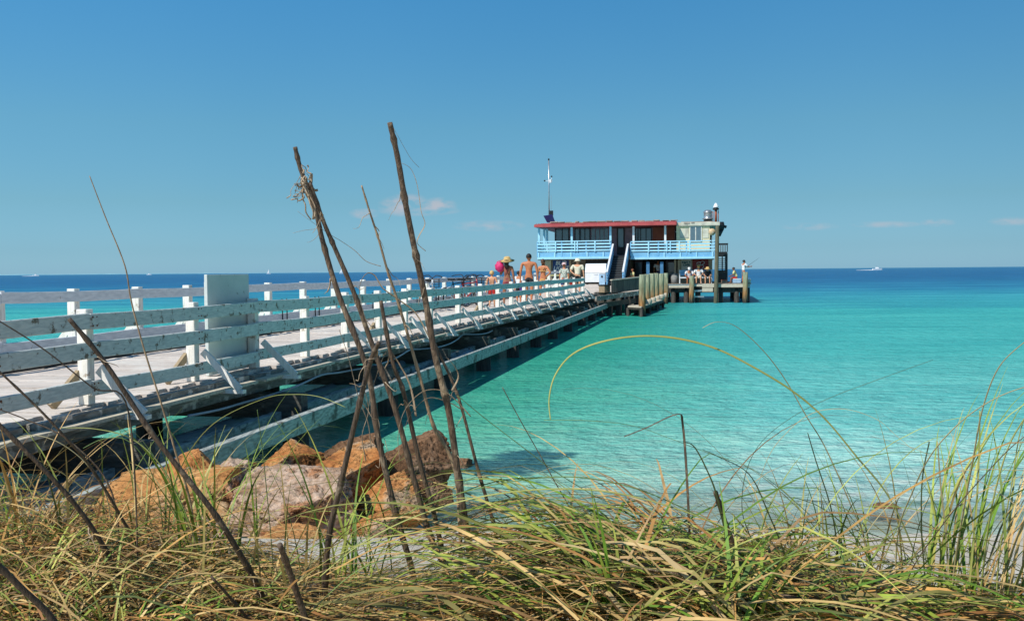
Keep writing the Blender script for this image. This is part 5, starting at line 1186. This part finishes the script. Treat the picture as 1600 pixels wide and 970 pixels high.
for (pts, d, w0, w1, l_), si in zip((
 ([(628, 255), (642, 264), (652, 290), (658, 330), (664, 350), (655, 368), (652, 380), (665, 392)], 2.62, 2, 5, 'pale curled dry leaf hanging beside the top of the tallest stalk'),
 ([(465, 330), (492, 350), (515, 366), (535, 378), (555, 392), (572, 408), (595, 416)], 2.75, 2, 5, 'dark twisted leaf crossing the tied pair of stalks'),
 ([(458, 364), (475, 360), (492, 358)], 2.76, 1.5, 3, 'tiny dry leaf sticking out left of the tied pair'),
 ([(575, 510), (566, 480), (562, 448), (572, 428), (585, 430), (598, 450), (620, 466), (650, 490), (672, 530)], 2.8, 3, 6, 'bent drooping leaf hooked over beside the slender stalk'),
 ([(530, 515), (545, 560), (560, 620), (575, 660), (580, 700)], 2.7, 3, 6, 'long dry leaf hanging down along the leaning dark stalk'),
 ([(575, 640), (584, 600), (604, 548), (618, 560), (640, 600), (650, 650)], 2.85, 3, 7, 'dry leaf arched in front of the low pier beam'),
 ([(625, 720), (622, 680), (633, 640), (660, 612), (690, 610), (712, 625), (735, 650)], 2.75, 3, 6, 'pale hooked dry leaf looping right of the tied pair low down'),
 ([(628, 690), (640, 650), (668, 622), (700, 628), (722, 640)], 2.9, 2, 5, 'thin pale dry leaf looping just inside the larger hooked one'),
 ([(700, 560), (712, 575), (716, 590), (706, 610)], 2.7, 2, 4, 'small curled leaf beside the tallest stalk at beam height'),
 ([(572, 560), (568, 600), (576, 640), (566, 680), (572, 720)], 2.55, 3, 6, 'pale shredded leaf on the leaning dark stalk above the boulders'),
 ([(615, 200), (640, 245), (655, 262)], 2.62, 1, 1.5, 'hair thin fibre at the top of the tallest stalk')), (2, 0, 0, 5, 6, 1, 2, 2, 2, 6, 2)):
    mb = MB(); blade(pts, d, d+.06, w0, w1, 'leaf_dry', 'dry_leaf', l_, 'leaf', None, flat=.25, root=False, mb=mb); mb.build('dry_leaf', 'leaf_dry', STK[si], True)
rs = random.Random(77)
for si in (0, 1, 2, 3, 4, 5, 6, 7, 12):
    vs_ = STK[si].data.vertices; nn = len(vs_)
    for k in range(5):
        mb = MB()
        a = STK[si].location+vs_[rs.randrange(int(nn*.1), int(nn*.75))].co; pts = [a]; sx__ = rs.choice((-1, 1))
        for j in range(5): pts.append(pts[-1]+Vector((sx__*rs.uniform(.0, .014), rs.gauss(0, .008), rs.uniform(-.026, .008))))
        mb.tube(catmull(pts, 3), [.0022*(1-q/16)+.0004 for q in range(16)], 4, flat=.5)
        mb.build('leaf_shred', 'leaf_dry', STK[si], True)
# knot of shredded fibre round the tied pair
mb = MB(); c0 = at_depth(476, 282, 2.72); rs = random.Random(5)
for k in range(24):
    a = c0+Vector((rs.gauss(0, .008), rs.gauss(0, .008), rs.gauss(0, .018))); pts = [a]
    for j in range(5): pts.append(pts[-1]+Vector((rs.gauss(0, .007), rs.gauss(0, .007), rs.gauss(-.006, .010))))
    mb.tube(catmull(pts, 3), rs.choice((.0012, .002, .0035)), 4, flat=.4)
for k in range(4):
    a = c0+Vector((0, 0, -.01)); pts = [a]
    for j in range(5): pts.append(pts[-1]+Vector((rs.uniform(-.004, .012), rs.gauss(0, .006), -.02)))
    mb.tube(catmull(pts, 3), .0022, 4)
tag(mb.build('fibre_knot', 'leaf_dry', STK[0], True), 'ragged pale knot of shredded leaf fibre')

GG = 'long single grass blades arching over the water'
LB = [
 ([(860, 655), (858, 622), (868, 585), (895, 553), (940, 534), (1000, 525), (1060, 529), (1120, 545), (1180, 575), (1240, 612), (1290, 655), (1340, 715), (1385, 770), (1420, 840), (1450, 930)], 2.4, 2.9, 1.2, 6, 'leaf_yellow', 'longest grass blade, one great arch over the turquoise water'),
 ([(1098, 512), (1120, 503), (1150, 510), (1190, 545), (1225, 590), (1260, 650), (1290, 700), (1330, 790), (1352, 850)], 2.6, 2.9, 1.2, 3.5, 'leaf_pale', 'pale blade with a small hooked tip, highest over the open water'),
 ([(1458, 562), (1380, 590), (1300, 620), (1240, 650), (1190, 690), (1165, 740), (1160, 800), (1178, 860)], 2.5, 2.8, 1.5, 3, 'leaf_olive', 'thin blade curving up and right with its tip over open water'),
 ([(1430, 705), (1400, 680), (1370, 655), (1320, 639), (1270, 645), (1230, 675), (1200, 715), (1175, 790), (1168, 840)], 2.6, 2.8, 1.2, 3, 'leaf_pale', 'pale blade bowed over to the right in mid water'),
 ([(1640, 600), (1600, 605), (1550, 625), (1500, 660), (1455, 710), (1425, 770), (1402, 840)], 2.3, 2.6, 3, 5, 'leaf_pale', 'tan blade sweeping to the right picture edge, the lower of the two'),
 ([(1640, 508), (1600, 535), (1560, 575), (1535, 640), (1520, 720), (1505, 800), (1490, 900)], 2.3, 2.6, 2, 6, 'leaf_pale', 'tan blade sweeping to the right picture edge, the highest one'),
 ([(1531, 642), (1530, 700), (1525, 800), (1512, 940)], 2.5, 2.6, 3, 9, 'leaf_yellow', 'broad upright pale green blade in the right tuft'),
 ([(1465, 690), (1470, 760), (1480, 860)], 2.6, 2.7, 3, 8, 'leaf_pale', 'short broad straw blade standing upright near the right tuft'),
 ([(1610, 640), (1575, 700), (1548, 800), (1532, 930)], 2.4, 2.5, 4, 9, 'leaf_yellow', 'broad yellow green blade leaning right in the right tuft'),
 ([(1452, 690), (1441, 750), (1440, 830), (1445, 900)], 2.5, 2.6, 3, 6, 'leaf_olive', 'dark upright blade left of the right tuft'),
 ([(850, 656), (920, 657), (990, 665), (1040, 682), (1100, 705), (1180, 735), (1250, 790), (1300, 840), (1345, 890)], 2.6, 2.8, 1.5, 3.5, 'leaf_green', 'green blade lying nearly level over the near water'),
 ([(975, 682), (1010, 668), (1058, 647), (1067, 665), (1074, 760), (1078, 860)], 2.6, 2.7, 3, 5, 'reed', 'sharply kinked brown blade folded like an elbow'),
 ([(1068, 690), (1085, 698), (1105, 735), (1120, 775), (1135, 850)], 2.55, 2.6, 3, 6, 'leaf_olive', 'dark bent blade behind the brown stub'),
 ([(715, 618), (760, 655), (819, 700), (870, 738), (930, 775), (1000, 815)], 2.6, 2.8, 2, 4, 'leaf_green', 'straight green blade running down right from the stalks'),
 ([(785, 605), (815, 660), (860, 740), (905, 830)], 2.9, 3.0, 2, 4, 'reed', 'thin brown stem over the water right of the stalks'),
 ([(500, 900), (560, 852), (640, 810), (740, 778), (850, 764), (950, 768), (1050, 792), (1150, 832), (1230, 880)], 2.4, 2.6, 3, 7, 'leaf_yellow', 'long yellow green blade arched low across the sand, lower one'),
 ([(520, 880), (600, 820), (700, 776), (800, 752), (900, 745), (1000, 765), (1100, 810), (1180, 860)], 2.5, 2.7, 2, 6, 'leaf_green', 'long green blade arched low across the sand, upper one'),
 ([(480, 960), (560, 890), (640, 868), (720, 872), (800, 890), (860, 930)], 2.3, 2.4, 3, 6, 'leaf_green', 'green blade arched in front of the boulders near the bottom'),
 ([(95, 668), (150, 670), (205, 685), (250, 725), (285, 790), (310, 860), (330, 930)], 2.6, 2.7, 2, 7, 'leaf_yellow', 'green blade arched over the pier edge on the left, upper one'),
 ([(130, 700), (160, 686), (195, 686), (225, 715), (245, 765), (255, 830)], 2.7, 2.8, 2, 6, 'leaf_green', 'green blade arched over the pier edge on the left, shorter one'),
 ([(540, 636), (500, 620), (459, 616), (415, 622), (343, 655), (300, 700), (272, 760), (262, 840)], 2.6, 2.8, 1.5, 4, 'leaf_yellow', 'yellow green blade arching right from the left grass over the beam'),
 ([(402, 640), (412, 720), (425, 860)], 2.6, 2.7, 2, 4, 'leaf_green', 'upright green blade before the big grey boulder'),
 ([(0, 700), (40, 680), (90, 690), (140, 730), (170, 790)], 2.7, 2.8, 2, 5, 'leaf_pale', 'pale blade arched at the far left under the pier'),
 ([(1600, 735), (1540, 733), (1480, 740), (1420, 765), (1370, 810), (1340, 870)], 2.5, 2.6, 2, 4, 'leaf_pale', 'tan blade bowed to the right picture edge low down'),
 ([(1640, 660), (1590, 690), (1540, 740), (1480, 810), (1420, 900)], 2.3, 2.5, 3, 5, 'reed', 'brown stem leaning from the right picture edge'),
 ([(1262, 676), (1275, 720), (1300, 800), (1310, 880)], 2.7, 2.8, 1.2, 3, 'leaf_olive', 'thin dark green blade rising alone from the right grass'),
 ([(1640, 620), (1600, 655), (1580, 760), (1560, 880)], 2.4, 2.5, 3, 7, 'leaf_yellow', 'yellow blade at the right picture edge'),
 ([(1098, 702), (1120, 712), (1170, 740), (1200, 800), (1230, 880)], 2.6, 2.7, 2, 5, 'leaf_olive', 'dark arched blade right of the brown stub'),
 ([(1320, 880), (1305, 850), (1280, 845), (1240, 862), (1180, 905), (1120, 990)], 2.2, 2.3, 3, 8, 'leaf_green', 'light green broad blade curving low in the right foreground'),
]
for pts, d0, d1, w0, w1, m_, l_ in LB:
    blade(pts, d0, d1, w0*1.5, w1*1.25, m_, 'grass_blade', l_, 'plant', GG, flat=.3, n=6, k=6)  # single traced grass blades and stems, one object each

# ------------------------------------------------------------------ GRASS MASSES
def arc(rng, root, az, L, up, droop, w_, mb, seg=7, wob=.0, hm=9):
    """a tapering leaf: starts with slope up, droops over"""
    p = Vector(root); d = Vector((math.cos(az), math.sin(az), 0)); ang = up; st = L/seg; vs_ = []; tw = rng.uniform(-.6, .6)
    sd_ = Vector((-d.y, d.x, 0))
    for i in range(seg+1):
        u = i/seg; ww = w_*(1-u**1.6)*(.75+.5*min(1, u*4)) + .0006
        dirv = d*math.cos(ang)+Vector((0, 0, math.sin(ang))); nn = dirv.cross(sd_)
        a = (sd_*math.cos(tw)+nn*math.sin(tw))*ww*.5
        vs_ += [p-a, p+a+nn*0]
        p = p+dirv*st
        if p.z > root[2]+hm: p.z = root[2]+hm+rng.uniform(-.3, .3)*.02; ang = min(ang, -.04)
        ang -= droop/seg*(0.5+u); az2 = rng.gauss(0, wob)
        if wob: d = Matrix.Rotation(az2, 3, 'Z')@d; sd_ = Vector((-d.y, d.x, 0))
        g_ = ground_h_fast(p.x, p.y)
        if p.z < g_+.012: p.z = g_+.012+rng.uniform(0, .01); ang = max(ang, rng.uniform(-.05, .1))
    o_ = len(mb.v); mb.v += vs_; mb.f += [(o_+2*i, o_+2*i+1, o_+2*i+3, o_+2*i+2) for i in range(seg)]
def ground_h_fast(x, y): return interp(y+.25*math.sin(x*.6)+.02*x, PROF)
rg = random.Random(99)
LEFT = [(-400, 1.0), (0, 1.0), (300, 1.0), (430, .85), (520, .55), (600, .35), (700, .3), (800, .3)]
RIGHT = [(600, .1), (700, .3), (800, .55), (880, 1), (1200, 1), (1350, .8), (1450, .45), (1700, .4), (2100, .4)]
HMX = [(-300, .27), (60, .25), (170, .20), (260, .12), (400, .06), (520, .03), (720, .035), (800, .15), (880, .30), (1000, .32), (1100, .28), (1200, .22), (1300, .13), (1400, .08), (1600, .07)]
mG, mS, mM = MB(), MB(), MB()
def mass(n_, dens, px0, px1, y0, y1, fn):
    k = 0
    while k < n_:
        px = rg.uniform(px0, px1)
        if rg.random() > interp(px, dens): continue
        y = rg.uniform(y0, y1)
        if (400 < px < 850 and y > 2.5+.35*rg.random()) or (px > 1390 and y > 2.3+.4*rg.random()):
            if rg.random() < .94: k += 1; continue
        x = (px-CX)/F*y; fn(px, x, y, ground_h_fast(x, y), interp(px, HMX)*rg.uniform(.25, 1.0) if rg.random() > .02 else .4); k += 1
def thatch(px, x, y, g_, hm):
    arc(rg, (x, y, g_+rg.uniform(.0, .6)*hm), rg.uniform(0, 6.28), rg.uniform(.12, .4), rg.uniform(.0, .5), rg.uniform(.5, 1.4), rg.uniform(.0025, .0055), mS, 5, .12, hm*.5)
mass(3600, LEFT, -300, 900, 2.0, 3.6, thatch)
mass(1800, RIGHT, 640, 1900, 2.0, 3.4, thatch)
def lmix(px, x, y, g_, hm):
    az = rg.choice((rg.gauss(.3, .5), rg.gauss(2.8, .6), rg.gauss(.2, .5), rg.gauss(1.5, .9)))
    arc(rg, (x, y, g_), az, rg.uniform(.35, .85), rg.uniform(.4, 1.2), rg.uniform(1.0, 2.4), rg.uniform(.003, .0065), rg.choice((mS, mS, mS, mM)), 9, .05, hm)
mass(2200, LEFT, -300, 760, 2.1, 3.4, lmix)
def lgreen(px, x, y, g_, hm): arc(rg, (x, y, g_), rg.uniform(0, 6.28), rg.uniform(.15, .5), rg.uniform(.7, 1.4), rg.uniform(.9, 2.0), rg.uniform(.003, .007), mG, 8, .03, hm*1.15)
mass(650, LEFT, -200, 700, 2.1, 3.3, lgreen)
def rmix(px, x, y, g_, hm):   # combed over to the left
    az = math.pi-rg.gauss(.45, .25) if rg.random() < .8 else rg.gauss(.2, .8)
    arc(rg, (x, y, g_+rg.uniform(0, .3)*hm), az, rg.uniform(.45, 1.15), rg.uniform(.25, .95), rg.uniform(.8, 1.9), rg.uniform(.004, .012), rg.choice((mG, mG, mM, mM, mM, mS, mS)), 12, .03, hm)
mass(2100, [(650, .0), (850, .25), (950, .7), (1050, 1), (1450, 1), (1550, .5), (2100, .4)], 650, 2000, 2.15, 3.3, rmix)
def sparse(px, x, y, g_, hm): arc(rg, (x, y, g_), rg.uniform(0, 6.28), rg.uniform(.15, .4), rg.uniform(.3, 1.2), rg.uniform(.8, 2.2), rg.uniform(.002, .005), rg.choice((mM, mS)), 7, .05, hm)
mass(240, [(450, 1), (900, 1)], 430, 1000, 2.5, 4.6, sparse)
def tips(px, x, y, g_, hm): arc(rg, (x, y, g_), rg.choice((rg.gauss(.2, .4), rg.gauss(2.9, .4))), rg.uniform(.5, .98), rg.uniform(.8, 1.35), rg.uniform(1.6, 2.9), rg.uniform(.002, .0042), rg.choice((mM, mG, mS, mS)), 14, .02)
mass(150, [(-200, 1), (230, .7), (330, .1), (520, 0), (850, 0), (950, .4), (1250, .8), (1300, 1), (1700, 1)], -200, 1800, 2.5, 3.3, tips)
for mb_, m_, nm in ((mS, 'grass_straw', 'dead_thatch'), (mM, 'grass_mix', 'beach_grass'), (mG, 'grass_green', 'green_beach_grass')):
    tag(mb_.build(nm, m_, None, False), kind='stuff')
# tufts that stand out on their own
def tuft(px, y, n_, L, m_, label, az=None, spread=.07, w_=.007, up=(1.15, 1.55), dr=(.4, 1.5)):
    x = (px-CX)/F*y; g_ = ground_h_fast(x, y); mb = MB()
    for k in range(n_):
        a = rg.uniform(0, 6.28) if az is None else rg.gauss(az, .7)
        arc(rg, (x+rg.gauss(0, spread), y+rg.gauss(0, spread), g_-.01), a, L*rg.uniform(.55, 1.1), rg.uniform(*up), rg.uniform(*dr), w_*rg.uniform(.6, 1.2), mb, 10, .02)
    solo(mb, 'grass_tuft', m_, (x, y, g_), label, 'grass', 'grass tufts standing up from the dune')
tuft(1500, 2.75, 30, .75, 'grass_green', 'tall upright green tuft nearest the right picture edge, before the water', az=.6, spread=.05, w_=.008)
tuft(1570, 2.6, 26, .72, 'grass_mix', 'straw and green tuft cut by the right picture edge', az=.3, spread=.06)
tuft(1420, 2.85, 20, .6, 'grass_mix', 'loose tuft just left of the tall right tuft', spread=.06)
tuft(1330, 3.0, 18, .5, 'grass_green', 'dark green tuft rising at the right end of the combed mound', spread=.05)
tuft(1215, 3.0, 14, .5, 'grass_mix', 'thin tuft of arching tips behind the brown stub', spread=.08)
tuft(560, 2.9, 26, .55, 'grass_green', 'bright green tuft below the dark boulder beside the stalk feet', spread=.06, dr=(.6, 1.8))
tuft(330, 2.9, 30, .6, 'grass_green', 'green tuft standing before the amber boulder', spread=.06, dr=(.4, 1.4))
tuft(235, 3.0, 26, .55, 'grass_mix', 'tuft of mixed straw and green left of the amber boulder', spread=.07)
tuft(90, 2.9, 28, .6, 'grass_mix', 'left tuft whose tips reach up to the pipes under the pier', spread=.09)
tuft(10, 2.8, 24, .6, 'grass_straw', 'straw coloured tuft cut by the left picture edge', spread=.08)
tuft(430, 2.6, 22, .45, 'grass_mix', 'low tuft around the short stout cut stalk', spread=.07)
tuft(960, 2.35, 12, .45, 'grass_green', 'few broad light green blades at the bottom centre', az=2.6, spread=.05, w_=.013)
tuft(1110, 2.3, 14, .42, 'grass_green', 'few broad bright green blades at the bottom right of centre', az=.3, spread=.06, w_=.013)
tuft(820, 3.2, 16, .4, 'grass_mix', 'small sparse tuft on the bare sand patch', spread=.09, dr=(.8, 2))
print('verts', len(mG.v)+len(mM.v)+len(mS.v))
